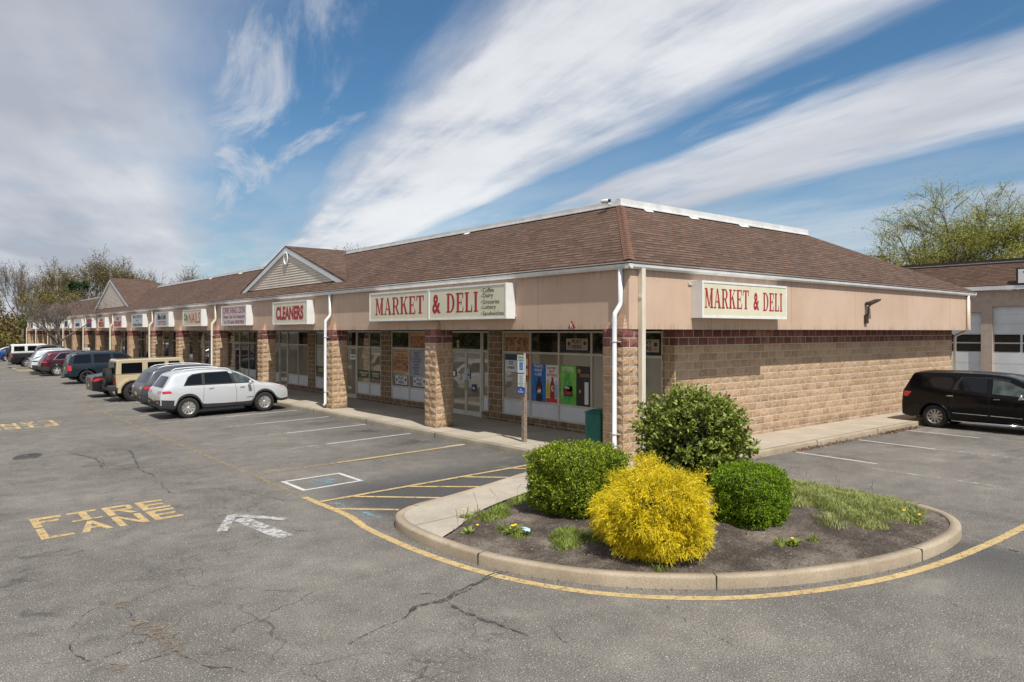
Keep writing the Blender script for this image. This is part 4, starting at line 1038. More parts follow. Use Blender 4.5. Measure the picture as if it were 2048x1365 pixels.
# posters on the glass ---------------------------------------------------------
def poster(label, y0, y1, z0, z1, base, draws, group=None, d=.008, name='window_poster'):
    t = thing(name, label, 'poster', (SX, (y0+y1)/2, z0), group)
    P = Plane2((SX-d, (y0+y1)/2, (z0+z1)/2), (0, -1, 0), (-1, 0, 0)); W, h = y1-y0, z1-z0
    mb = MB(); P.box(mb, -W/2, -h/2, W/2, h/2, 0, .002); mb.build('sheet', base if not isinstance(base, str) else M[base], t)
    for k, (nm, m, fn) in enumerate(draws):
        mb = MB(); fn(P, mb, W, h, .003+.001*k); mb.build(nm, m if not isinstance(m, str) else M[m], t, fixn=False)
    return t
def pm(name, c1, c2=None, sc=3): return mat(name, fn=speck(c1, c2 or [q*.8 for q in c1], sc, .35)) 
def bottle(x, w, h, y0):
    prof = [(.0, 0), (.42, 0), (.5, .03), (.5, .22), (.44, .30), (.5, .40), (.5, .58), (.40, .72), (.20, .86), (.17, .90), (.21, .92), (.21, 1), (0, 1)]
    R_ = [(x+a*w, y0+b*h) for a, b in prof]; L_ = [(x-a*w, y0+b*h) for a, b in prof]
    return [[L_[k], R_[k], R_[k+1], L_[k+1]] for k in range(1, len(prof)-2)]
def bt(x, w, h, y0): return lambda P, mb, W, H_, d: P.put(mb, bottle(x, w, h, y0), 0, 0, d)
def tx(s, x, y, w, h=None, b=.03, lead=1.): return lambda P, mb, W, H_, d: P.text(mb, s, x, y, w=w, h=h, d=d, bold=b, lead=lead)
def rt(*a): return lambda P, mb, W, H_, d: P.rect(mb, *a, d)
def disc(x, y, r, a0=0, a1=360): return lambda P, mb, W, H_, d: P.put(mb, [[(x+r*math.cos(R(a0+(a1-a0)*k/16)), y+r*math.sin(R(a0+(a1-a0)*k/16))) for k in range(17 if a1-a0 < 360 else 16)]], 0, 0, d)
blue = pm('poster_blue', (.01, .10, .42), (.02, .22, .60)); cola = pm('cola_brown', (.02, .008, .005)); orange = pm('poster_orange', (.62, .10, .03))
lime = pm('poster_green', (.05, .36, .02), (.25, .60, .08)); greenb = pm('bottle_green', (.02, .25, .05), (.10, .50, .10), 14); food = pm('food_print', (.60, .26, .07), (.05, .012, .006), 9)
peach = pm('poster_peach', (.62, .34, .14)); gold = pm('gold_print', (.45, .30, .08)); greyp = pm('poster_grey', (.36, .37, .42)); kraft = pm('poster_kraft', (.48, .36, .26))
redb = pm('bottle_red', (.45, .01, .01)); yel = pm('bottle_yellow', (.60, .55, .02)); lblue = pm('bottle_blue', (.25, .50, .62))
poster('blue poster with a dark cola bottle under white words', 16.02, 16.63, ZS+.03, 1.99, blue,
       [('lettering', 'signwhite', tx("THAT'S\nWHAT\nI LIKE", -.02, .38, .40, .32)), ('bottle', cola, bt(.02, .28, .72, -.55)), ('bottle_label', blue, rt(-.10, -.32, .14, -.08)), ('emblem_red', 'brightred', disc(.02, -.2, .085, 10, 190)), ('emblem_white', 'signwhite', disc(.02, -.2, .085, 190, 370))])
poster('white poster with red and yellow sports drink bottles', 15.50, 16.01, ZS+.03, 1.99, 'signwhite',
       [('lettering', 'brightred', tx('NOTHING\nBEATS\nGATORADE', 0, .36, .44, .28)), ('bottle', yel, bt(-.16, .16, .52, -.40)), ('bottle', lblue, bt(.19, .13, .50, -.40)), ('bottle', redb, bt(.03, .20, .62, -.42)), ('letter', 'signwhite', tx('G', .03, -.13, .12, .16)), ('red_strip', 'brightred', rt(-.24, -.54, .24, -.42))])
poster('green poster with a large green soda bottle', 14.74, 15.38, ZS+.03, 2.0, lime,
       [('lettering', 'signwhite', tx('TASTE THE THRILL', -.02, .46, .52, .11)), ('bottle', greenb, bt(-.02, .36, .88, -.54)), ('bottle_label', 'ink', rt(-.19, -.32, .17, -.02)), ('emblem_white', 'signwhite', tx('Mtn', -.05, -.07, .2, .08)), ('emblem_red', 'brightred', tx('Dew', 0, -.2, .28, .15))])
poster('black and gold poster with energy drink cans and a star', 14.18, 14.73, ZS+.03, 2.0, 'ink',
       [('lettering', gold, tx('ROCKSTAR', .05, .30, .36, .09)), ('star', gold, lambda P, mb, W, h, d: P.put(mb, [[(-.17+(.10 if k % 2 == 0 else .04)*math.sin(k*math.pi/5), .42+(.10 if k % 2 == 0 else .04)*math.cos(k*math.pi/5)) for k in range(10)]], 0, 0, d)), ('can', cola, bt(-.13, .19, .70, -.52)), ('can', 'kick', rt(.05, -.5, .20, .12)), ('can_star', gold, disc(-.13, -.15, .05))])
def play(label, yc, zc): return poster(label, yc-.43, yc+.43, zc-.17, zc+.17, kraft if zc > 2 else 'kick',
       [('lettering', 'ink', tx('PLAY\nHERE', 0, .015, .40, .26)), ('strip', 'navyink', rt(-.43, -.175, .43, -.15)), ('emblem', 'navyink', disc(-.31, .02, .06)), ('emblem', 'navyink', disc(.32, .04, .06)), ('emblem_line', 'red', rt(-.38, -.09, -.24, -.075)), ('emblem_line', 'red', rt(.24, -.09, .38, -.075))], 'PLAY HERE posters on the shop glass')
play('tan PLAY HERE sticker high on the window right of the fried food picture', 14.72, 2.60); play('tan PLAY HERE sticker in the corner pane beside the stone pier', 12.22, 2.60)
play('PLAY HERE sticker low on the glass under the lunch specials poster', 24.25, 1.10); play('PLAY HERE sticker under the grey menu list poster', 22.95, 1.10)
poster('brown poster of fried food filling the top pane left of the sign post', 16.74, 17.96, ZT+.04, ZH-.06, peach, [('food', food, rt(-.56, -.24, .56, .15)), ('lettering', gold, tx('MARKET & DELI', 0, .225, 1.0, .09)), ('strip', food, rt(-.60, -.29, .6, -.25))])
poster('brown poster of fried food in the top pane beside the middle column', 22.46, 23.58, ZT+.04, ZH-.06, peach, [('food', food, rt(-.54, -.27, .54, .15))])
poster('orange poster reading TRY OUR LUNCH SPECIALS over a picture of food', 23.68, 24.88, 1.38, ZT-.06, peach, [('food', food, rt(-.58, -.36, .58, .08)), ('lettering', 'ink', tx('TRY OUR\nLUNCH SPECIALS', .02, .20, .98, .20)), ('strip', food, rt(-.45, .37, .45, .41))])
poster('grey poster listing gyros, salads and sandwiches', 22.46, 23.58, 1.30, ZT-.06, greyp, [('lettering', 'navyink', tx('GYROS\nSALADS\nHOT AND COLD\nSANDWICHES\nPANINIS\nBREAKFAST\nWRAPS\nBURGERS', -.14, 0, .72, .84, .015))])
poster('white poster with a dark blue ice cream emblem', 17.35, 17.92, 1.72, ZT-.05, 'signwhite', [('band', 'navyink', rt(-.28, .08, .28, .27)), ('emblem', 'navyink', tx('ICE\ncream', 0, -.07, .34, .24))])
poster('plain orange poster left of the wooden post', 16.76, 17.30, 1.50, ZT-.05, orange, [('mark', 'signwhite', rt(.05, .05, .2, .25)), ('mark', 'signwhite', rt(.05, -.25, .2, -.05))])
og = pm('olive_band', (.045, .060, .015))
for a, b, s_, l in ((25.80, 26.68, 'WEDDING\nGOWNS', 'olive green band reading WEDDING GOWNS'), (26.76, 27.75, 'LEATHER & SUEDE\nCLEANING', 'olive green band reading LEATHER & SUEDE CLEANING'), (30.35, 31.85, 'HOUSEHOLD\nITEM SERVICE', 'olive green band reading HOUSEHOLD ITEM SERVICE')):
    poster(l, a, b, 1.05, 1.38, og, [('lettering', 'signcream', tx(s_, 0, 0, (b-a)*.7, .17))])
poster('small yellow notice in the dark pane over the double door', 20.42, 20.56, 2.42, 2.68, gold, [('text', 'ink', rt(-.04, -.02, .04, .02))])
poster('small white notice on the cleaners shop door', 27.98, 28.45, 1.78, 2.0, 'signwhite', [('text', 'navyink', rt(-.16, -.02, .16, .03))])
poster('small blue sticker on the right leaf of the double door', 19.78, 19.95, 1.38, 1.72, lblue, [('text', 'navyink', rt(-.05, -.08, .05, .0))], d=.024)
poster('round dark sports emblem sticker on the double door glass', 19.45, 19.68, .98, 1.22, 'navyink', [('text', 'signwhite', rt(-.05, -.04, .05, .02))], d=.024)
poster('small framed notice on the left leaf of the double door', 20.6, 20.8, 1.42, 1.64, 'navyink', [('text', 'signwhite', rt(-.07, -.08, .07, .08))], d=.024)

# small fixtures -------------------------------------------------------------
t = thing('wall_lamp', 'dark bronze floodlight on a bracket on the side fascia', 'wall lamp', (22.95, FY, 3.3))
mb = MB(); mb.box((22.86, FY-.07, 3.22), (23.04, FY-.002, 3.48)); mb.tube([(22.93, FY-.05, 3.46), (22.92, FY-.11, 3.55), (22.92, FY-.12, 3.72), (22.95, FY-.16, 3.80)], .028, 8); mb.build('bracket', M['bronze'], t)
mb = MB(); mb.prism([(22.90, FY-.20, 3.78), (23.22, FY-.36, 3.93), (23.24, FY-.36, 3.98), (22.9, FY-.2, 3.87)], (.0, .18, 0)); mb.build('lamp_head', M['bronze'], t)
mb = MB(); mb.prism([(22.94, FY-.21, 3.796), (23.20, FY-.34, 3.918), (23.20, FY-.17, 3.918), (22.94, FY-.04, 3.796)], (.002, 0, -.012)); mb.build('lamp_lens', M['lens'], t)
t = thing('security_camera', 'white security camera on the roof corner', 'camera', (14.5, 13.75, 6.4))
mb = MB(); mb.lathe([(0, 0), (.045, 0), (.055, .02), (.055, .2), (.04, .23), (0, .23)], 14, 'y'); mb.v = [(14.38+v[0]-v[1]*.25, 13.45+v[1], 6.46+v[2]) for v in mb.v]; mb.build('camera_body', M['white'], t)
mb = MB(); mb.box((14.33, 13.43, 6.43), (14.42, 13.45, 6.50)); mb.build('camera_lens', M['black'], t)
mb = MB(); mb.tube([(14.36, 13.6, 6.46), (14.5, 13.62, 6.42), (14.6, 13.6, 6.42)], .022, 6); mb.tube([(14.45, 13.6, 6.43), (14.55, 13.5, 6.36), (14.62, 13.42, 6.50), (14.60, 13.3, 6.52)], .008, 5); mb.build('camera_bracket', M['white'], t)
t = thing('waste_bin', 'dark green metal waste bin beside the corner column', 'waste bin', (12.1, 11.85, H))
mb = MB(); mb.box((12.0, 11.5, H), (12.43, 12.0, 1.10)); o = mb.build('bin_body', M['bin'], t)
bv = o.modifiers.new('bevel', 'BEVEL'); bv.width = .03; bv.segments = 3
q0 = [(11.985, 11.485), (12.445, 11.485), (12.445, 12.015), (11.985, 12.015)]
mb = MB(); mb.prism([(x, y, 1.10) for x, y in q0], (0, 0, .02))
a = [(x, y, 1.12) for x, y in q0]; top = [(12.12, 11.6, 1.19), (12.34, 11.6, 1.19), (12.34, 11.84, 1.19), (12.12, 11.84, 1.19)]
for k in range(4): mb.poly([a[k], a[(k+1) % 4], top[(k+1) % 4], top[k]])
mb.poly(top); mb.build('bin_lid', M['bin'], t)
mb = MB(); x0, x1, z0, z1 = 12.08, 12.38, .32, 1.04
for a, b, c, d in ((x0, z0, x1, z0+.012), (x0, z1-.012, x1, z1), (x0, z0+.012, x0+.012, z1-.012), (x1-.012, z0+.012, x1, z1-.012)): mb.box((a, 11.488, b), (c, 11.502, d))
for k in range(5): mb.box((12.1+k*.055, 11.49, .25), (12.125+k*.055, 11.502, .29))
mb.build('bin_panel', M['bin'], t)
t = thing('sign_post', 'weathered post with green and white parking signs on the pavement edge', 'sign post', (12.1, 14.27, H))
mb = MB(); mb.box((12.05, 14.22, H), (12.15, 14.32, 1.66)); mb.build('post', M['wood'], t)
mb = MB(); mb.box((12.085, 14.235, 1.6), (12.115, 14.275, 2.42)); mb.build('metal_upright', M['frame'], t)
def plate(mb, y, z, w, h, m, nm, extra):
    b = MB(); b.box((12.035, y-w/2, z-h/2), (12.04, y+w/2, z+h/2)); o = b.build(nm, M[m], t)
    for k, (n2, m2, fn) in enumerate(extra):
        c = MB(); P = Plane2((12.035, y, z), (0, -1, 0), (-1, 0, 0)); fn(P, c, w, h, .002+.0005*k); c.build(n2, M[m2], o, fixn=False)
plate(None, 14.32, 2.14, .305, .46, 'alu', 'sign_plate', [('lettering', 'greensign', tx('RESERVED\nPARKING', 0, .13, .22, .13)), ('blue_square', 'bluesign', rt(-.06, -.15, .07, .04)), ('wheelchair_symbol', 'signwhite', lambda P, mb, W, h, d: (P.put(mb, arcband(0, -.08, .04, .04, .012, .012, -200, 40, 8), 0, 0, d), P.rect(mb, -.008, -.06, .008, .0, d), P.rect(mb, -.008, -.04, .035, -.028, d), P.put(mb, [[(.0+.012*math.cos(k), .015+.012*math.sin(k)) for k in range(6)]], 0, 0, d))), ('rim', 'greensign', lambda P, mb, W, h, d: [P.rect(mb, *q, d) for q in ((-.14, .215, .14, .22), (-.14, -.22, .14, -.215), (-.145, -.22, -.14, .22), (.14, -.22, .145, .22))])])
plate(None, 14.32, 1.70, .25, .36, 'alu', 'sign_plate', [('lettering', 'greensign', tx('PENALTY\n$250 FIRST\nOFFENSE\nSUBSEQUENT\nOFFENSES', 0, 0, .20, .30, .01))])
plate(None, 14.33, 1.46, .32, .17, 'bluesign', 'sign_plate', [('lettering', 'signwhite', tx('VAN\nACCESSIBLE', 0, 0, .22, .11))])
t = thing('chair', 'grey chair leaning by the window right of the downspout', 'chair', (13.4, 38.0, H))
mb = MB(); mb.prism([(13.2, 37.7, .6), (13.2, 38.15, .6), (13.1, 38.15, 1.1), (13.1, 37.7, 1.1)], (.04, 0, 0)); mb.build('backrest', M['frame'], t)
mb = MB(); mb.box((13.2, 37.7, .56), (13.65, 38.15, .61)); mb.build('seat', M['frame'], t)
for a, b in ((13.22, 37.72), (13.6, 37.72), (13.22, 38.12), (13.6, 38.12)): mb = MB(); mb.tube([(a, b, H), (a, b, .58)], .015, 5); mb.build('leg', M['dark'], t)
t = thing('electric_cabinet', 'pale utility box on the kerb behind the maroon car', 'utility box', (11.5, 72., H))
mb = MB(); mb.box((11.45, 71.6, H), (11.8, 72.5, 1.55)); mb.build('box_body', M['kick'], t); mb = MB(); mb.box((11.43, 71.75, .4), (11.45, 72.35, 1.45)); mb.build('box_door', M['alu'], t)

# garage behind ---------------------------------------------------------------
gx = 43.7
gb = thing('garage_building', 'pale brick garage with white sectional doors and brown shingle parapet, right edge', 'garage', (gx, 14, 0))
mb = MB(); ys = [-6, -1.0, 3.0, 6.6, 8.4, 13.68, 14.2, 19.3, 40]
def wallseg(a, b, z0, z1): mb.box((gx, a, z0), (gx+.3, b, z1))
wallseg(13.85, 14.2, 0, 5.1); wallseg(8.6, 13.68, 4.27, 5.1); wallseg(14.2, 19.4, 3.98, 5.1); wallseg(19.4, 40, 0, 5.1); wallseg(8.0, 8.6, 0, 5.1); wallseg(-6, 8.0, 4.27, 5.1); wallseg(-6, 2.8, 0, 4.27); wallseg(13.68, 13.85, 0, 5.1)
mb.box((gx+.3, -6, 0), (gx+18, 40, 5.05)); mb.build('wall', mat('pale_painted_brick', fn=speck((.40, .31, .25), (.48, .38, .31), 5, .9, .01, 30)), gb)
mb = MB(); mb.prism([(gx-.25, -6, 5.35), (gx+.75, -6, 6.62), (gx+.75, 40, 6.62), (gx-.25, 40, 5.35)], (.05, 0, -.05)); mb.build('roof', M['darkredwood'], gb)
mb = MB(); mb.box((gx+.7, -6, 6.60), (gx+1.2, 40, 6.66)); mb.build('roof_edge', M['gutter'], gb); mb = MB(); mb.box((gx+.65, -6, 6.66), (gx+1.3, 40, 6.78)); mb.build('roof_coping', M['bronze'], gb)
mb = MB(); mb.box((gx-.3, -6, 5.12), (gx+.0, 40, 5.32)); mb.build('eave_trim', M['gutter'], gb)
def gdoor(y0, y1, zt, k):
    mb = MB(); zs = [0, .65, 1.28, 1.87, 2.36, 2.835, 3.35, 3.83, 4.27]; zs = [z for z in zs if z < zt]+[zt]
    for j, (a, b) in enumerate(zip(zs, zs[1:])):
        if j in (3, 4): continue
        mb.box((gx+.18, y0, a+.012), (gx+.24, y1, b-.012))
    mb.box((gx+.2, y0, 0), (gx+.26, y1, zt))
    o = mb.build('garage_door', M['garagedoor'], gb)
    nw = 4; ww = (y1-y0)/nw
    for j in (3, 4):
        for q in range(nw):
            c = MB(); c.box((gx+.17, y0+q*ww+.07, zs[j]+.04), (gx+.198, y0+(q+1)*ww-.05, zs[j+1]-.035)); c.build('pane', M['dark_glass'], o)
gdoor(8.6, 13.68, 4.27, 0); gdoor(14.2, 19.4, 3.98, 1)
t = thing('roof_sign', 'pale framed sign on the shingle parapet of the garage', 'sign', (gx-.2, 11.8, 5.4))
mb = MB(); mb.box((gx-.32, 10.2, 5.34), (gx-.2, 12.52, 6.20)); mb.build('sign_frame', M['bronze'], t); mb = MB(); mb.box((gx-.34, 10.3, 5.42), (gx-.322, 12.42, 6.12)); mb.build('sign_face', M['signwhite'], t)
P = Plane2((gx-.345, 11.36, 5.77), (0, -1, 0), (-1, 0, 0)); mb = MB(); P.text(mb, 'Tire', -.5, .08, w=.7, h=.3, d=.004, bold=.02); mb.build('lettering', M['dark'], t, fixn=False)

# ---------------------------------------------------------------- vehicles
def lerp_tab(tab, x):
    if x <= tab[0][0]: return tab[0][1]
    for (a, b), (c, d) in zip(tab, tab[1:]):
        if x <= c: return b+(d-b)*(x-a)/max(1e-6, c-a)
    return tab[-1][1]
def body_mesh(c):
    L, hw, up, belt = c['L'], c['W']/2, c['up'], c['belt']; rw, Ra, xw = c['rw'], c['Ra'], c['xw']; sill = c.get('sill', .30); tum = c.get('tum', .38)
    xs = set([0, .025, .07, .14, .24, L-.02, L-.06, L-.13, L-.24, L])
    for q in xw:
        for a in (1.0, .96, .84, .6, .3, 0): xs.add(q+Ra*a); xs.add(q-Ra*a)
    for x, _ in up: xs.add(x)
    xs = sorted(x for x in xs if 0 <= x <= L); keep = [xs[0]]
    for x in xs[1:]:
        if x-keep[-1] > .022: keep.append(x)
    xs = keep
    while True:
        g = [k for k in range(len(xs)-1) if xs[k+1]-xs[k] > .32]
        if not g: break
        xs.insert(g[0]+1, (xs[g[0]]+xs[g[0]+1])/2)
    er, ef = c.get('endr', (.10, .45)), c.get('endf', (.16, .75))
    def plan(x):
        p = 1.
        if x < er[1]: p -= er[0]*(1-x/er[1])**2.4
        if x > L-ef[1]: p -= ef[0]*(1-(L-x)/ef[1])**2.4
        return p
    rows = []
    for x in xs:
        z0 = sill+.10*max(0, 1-x/.5)+.06*max(0, 1-(L-x)/.5)
        arch = False
        for q in xw:
            d = abs(x-q)
            if d <= Ra+1e-4:
                z0 = max(sill, rw+math.sqrt(max(0, Ra*Ra-d*d))*1.0); arch = True
        u = lerp_tab(up, x); bl = min(lerp_tab(belt, x), u-.04); z0 = min(z0, u-.25)
        p = plan(x); gh = u-bl
        def wz(z):
            w_ = hw*p*(.935+.065*min(1, max(0, (z-.25)/.3)))
            w_ *= 1-.03*max(0, (z-(bl-.22))/.22) if z <= bl else 1
            if z > bl: w_ = hw*p*.965-tum*(z-bl)
            return w_
        zs = [z0, z0+.085, z0+.085+(bl-.13-z0-.085)*.5, bl-.13, bl-.02]
        if gh > .12: zs += [bl+gh*.12, bl+gh*.55, u-.085]
        else: zs += [bl+gh*.25, bl+gh*.45, bl+gh*.6]
        zs = [max(z, z0+.004*k) for k, z in enumerate(zs)]
        pts = [(wz(z), z) for z in zs]
        we = pts[-1][0]; cr = c.get('crown', .045)
        if gh > .12: pts += [(we-.045, u-.035), (we*.72, u-cr*.5), (we*.36, u-cr*.12), (0, u)]
        else: pts += [(we-.05, u-.03), (we*.72, u-.018), (we*.36, u-.004), (0, u)]
        rows.append([(x, y, z) for y, z in pts])
    bm = bmesh.new(); G = []; nr = len(rows[0])
    for r in rows:
        G.append([[bm.verts.new((x, s*y, z)) if (y > 1e-6 or s > 0) else None for x, y, z in r] for s in (1, -1)])
        G[-1][1][-1] = G[-1][0][-1]
    for k in range(len(rows)-1):
        for s in (0, 1):
            for j in range(nr-1):
                f = bm.faces.new((G[k][s][j], G[k+1][s][j], G[k+1][s][j+1], G[k][s][j+1])); f.smooth = True; f.material_index = 1 if (j == 0 and c.get('clad')) else 0
    for k in (0, len(rows)-1):
        for j in range(nr-2):
            f = bm.faces.new((G[k][0][j], G[k][0][j+1], G[k][1][j+1], G[k][1][j])); f.smooth = True; f.material_index = 1 if (j <= 1 and c.get('clad')) else 0
        f = bm.faces.new((G[k][0][nr-2], G[k][0][nr-1], G[k][1][nr-2])); f.smooth = True
    bmesh.ops.recalc_face_normals(bm, faces=bm.faces)
    me = bpy.data.meshes.new('cage'); bm.to_mesh(me); bm.free()
    o = bpy.data.objects.new('tmp', me); C.objects.link(o); md = o.modifiers.new('s', 'SUBSURF'); md.levels = 2; md.render_levels = 2
    dg = bpy.context.evaluated_depsgraph_get(); out = bpy.data.meshes.new_from_object(o.evaluated_get(dg))
    bpy.data.objects.remove(o); bpy.data.meshes.remove(me)
    return out
class Proj:
    def __init__(s, me):
        s.b = BVHTree.FromPolygons([v.co.copy() for v in me.vertices], [tuple(p.vertices) for p in me.polygons])
    def shoot(s, mode, u, v):
        o, d = {'L': ((u, 3, v), (0, -1, 0)), 'R': ((u, -3, v), (0, 1, 0)), 'rear': ((-2, u, v), (1, 0, 0)), 'front': ((9, u, v), (-1, 0, 0)), 'top': ((u, v, 4), (0, 0, -1))}[mode]
        h = s.b.ray_cast(Vector(o), Vector(d))
        return h[0], h[1], Vector(d)
    def patch(s, mode, polys, off=.006, cut=3, thick=0.):
        bm = bmesh.new()
        for p in polys:
            vs = [bm.verts.new((a, b, 0)) for a, b in p]; bm.faces.new(vs)
        bmesh.ops.triangulate(bm, faces=bm.faces)
        for _ in range(2): bmesh.ops.subdivide_edges(bm, edges=[e for e in bm.edges if e.calc_length() > .09], cuts=1, use_grid_fill=False); bmesh.ops.triangulate(bm, faces=bm.faces)
        bad = []
        for v in bm.verts:
            h, n, d = s.shoot(mode, v.co.x, v.co.y)
            if h is None: bad.append(v); continue
            if n.dot(d) > 0: n = -n
            v.co = h+n*off
        bmesh.ops.delete(bm, geom=bad, context='VERTS')
        for f in bm.faces: f.smooth = True
        me = bpy.data.meshes.new('patch'); bm.to_mesh(me); bm.free(); return me
def strip_poly(pts, w):
    out = []
    for a, b in zip(pts, pts[1:]):
        d = (Vector(b)-Vector(a)).normalized(); n = Vector((-d.y, d.x))*w/2
        m_ = max(1, int((Vector(b)-Vector(a)).length/.12))
        for k in range(m_):
            p = Vector(a).lerp(Vector(b), k/m_); q = Vector(a).lerp(Vector(b), (k+1)/m_)
            out.append([tuple(p-n), tuple(q-n), tuple(q+n), tuple(p+n)])
    return out
def addp(name, me, m, parent):
    for q in (m if isinstance(m, list) else [m]): me.materials.append(q)
    return link(name, me, parent)
WH = {}
def wheel_meshes(rw, wd, style, rimmat):
    key = (round(rw, 3), style, rimmat.name)
    if key in WH: return WH[key]
    rr = rw*(.62 if style != 'offroad' else .52)
    t = MB(); h = wd/2
    t.lathe([(rr*.96, -h*.7), (rr*1.02, -h*.92), (rr*1.12, -h), (rw*.93, -h*.96), (rw*.985, -h*.8), (rw, -h*.5), (rw, h*.5), (rw*.985, h*.8), (rw*.93, h*.96), (rr*1.12, h), (rr*1.02, h*.92), (rr*.96, h*.7)], 40)
    if style == 'offroad':
        for k in range(44):
            a = 2*math.pi*k/44; ca, sa = math.cos(a), math.sin(a)
            for sg in (-1, 1):
                p0 = Vector((ca*rw*.985, sg*h*.15, sa*rw*.985)); tn = Vector((-sa, 0, ca)); rd = Vector((ca, 0, sa)); b = [p0-tn*.018, p0+tn*.014, p0+tn*.014+Vector((0, sg*h*.8, 0)), p0-tn*.018+Vector((0, sg*h*.8, 0))]
                t.prism(b, rd*.014)
    r = MB(); yo = h*.72
    r.lathe([(rr*.97, -h*.6), (rr*1.0, yo+.012), (rr*.965, yo+.014), (rr*.93, yo-.01), (rr*.92, -h*.2), (0.0, -h*.2)], 40)
    rb = {'ten': 10, 'five': 5, 'offroad': 5, 'cap': 10, 'y': 5}[style]; disk = MB()
    disk.lathe([(rr*.93, .0), (.03, .0), (0, 0)], 24)
    for k in range(rb):
        a = 2*math.pi*k/rb+.31; w0, w1 = {'ten': (.30, .62), 'five': (1.1, 1.7), 'offroad': (1.2, 2.0), 'cap': (.5, .86), 'y': (.8, 2.2)}[style]
        w0 *= .10; w1 *= .10*rr/.22*.55
        for sg in ((-1, 1) if style == 'y' else (0,)):
            a1 = a+sg*.22
            c0 = Vector((math.cos(a)*rr*.16, 0, math.sin(a)*rr*.16)); c1 = Vector((math.cos(a1)*rr*.95, 0, math.sin(a1)*rr*.95))
            tn = Vector((-math.sin(a1), 0, math.cos(a1))); f_ = .5 if style == 'y' else 1.
            r.prism([c0-tn*w0*.35+Vector((0, yo-.012, 0)), c0+tn*w0*.35+Vector((0, yo-.012, 0)), c1+tn*w1*.36*f_+Vector((0, yo+.004, 0)), c1-tn*w1*.36*f_+Vector((0, yo+.004, 0))], (0, -.03, 0))
    r.lathe([(0, yo+.002), (rr*.10, yo+.002), (rr*.19, yo-.008), (rr*.22, yo-.03)], 20)
    def mk_(mb, nm, m):
        o = mb.build(nm, m); me = o.data; C.objects.unlink(o); bpy.data.objects.remove(o); return me
    WH[key] = (mk_(t, 'tyre', M['tyre']), mk_(r, 'rim', rimmat)); return WH[key]
def add_wheels(t, c):
    rw = c['rw']; wd = c.get('tw', .225); tm, rm = wheel_meshes(rw, wd, c.get('rim', 'ten'), c.get('rimmat', M['alloy']))
    for x in c['xw']:
        for s in (-1, 1):
            o = link('wheel', tm, t); o.location = (x, s*(c['W']/2-wd/2-.03), rw)
            if s < 0: o.rotation_euler = (0, 0, math.pi)
            r = link('rim', rm, o)
    mb = MB(); L, W = c['L'], c['W']
    x0, x1 = c['xw'][0]-c['Ra']*.9, c['xw'][1]+c['Ra']*.9
    mb.box((x0-.25, -W/2+.30, .24), (x1+.2, W/2-.30, .62)); mb.box((c['xw'][0]+c['Ra']+.04, -W/2+.07, .27), (c['xw'][1]-c['Ra']-.04, W/2-.07, .42)); mb.box((.15, -W/2+.3, .35), (L-.2, W/2-.30, .60))
    mb.build('underbody', M['black'], t, world=False)
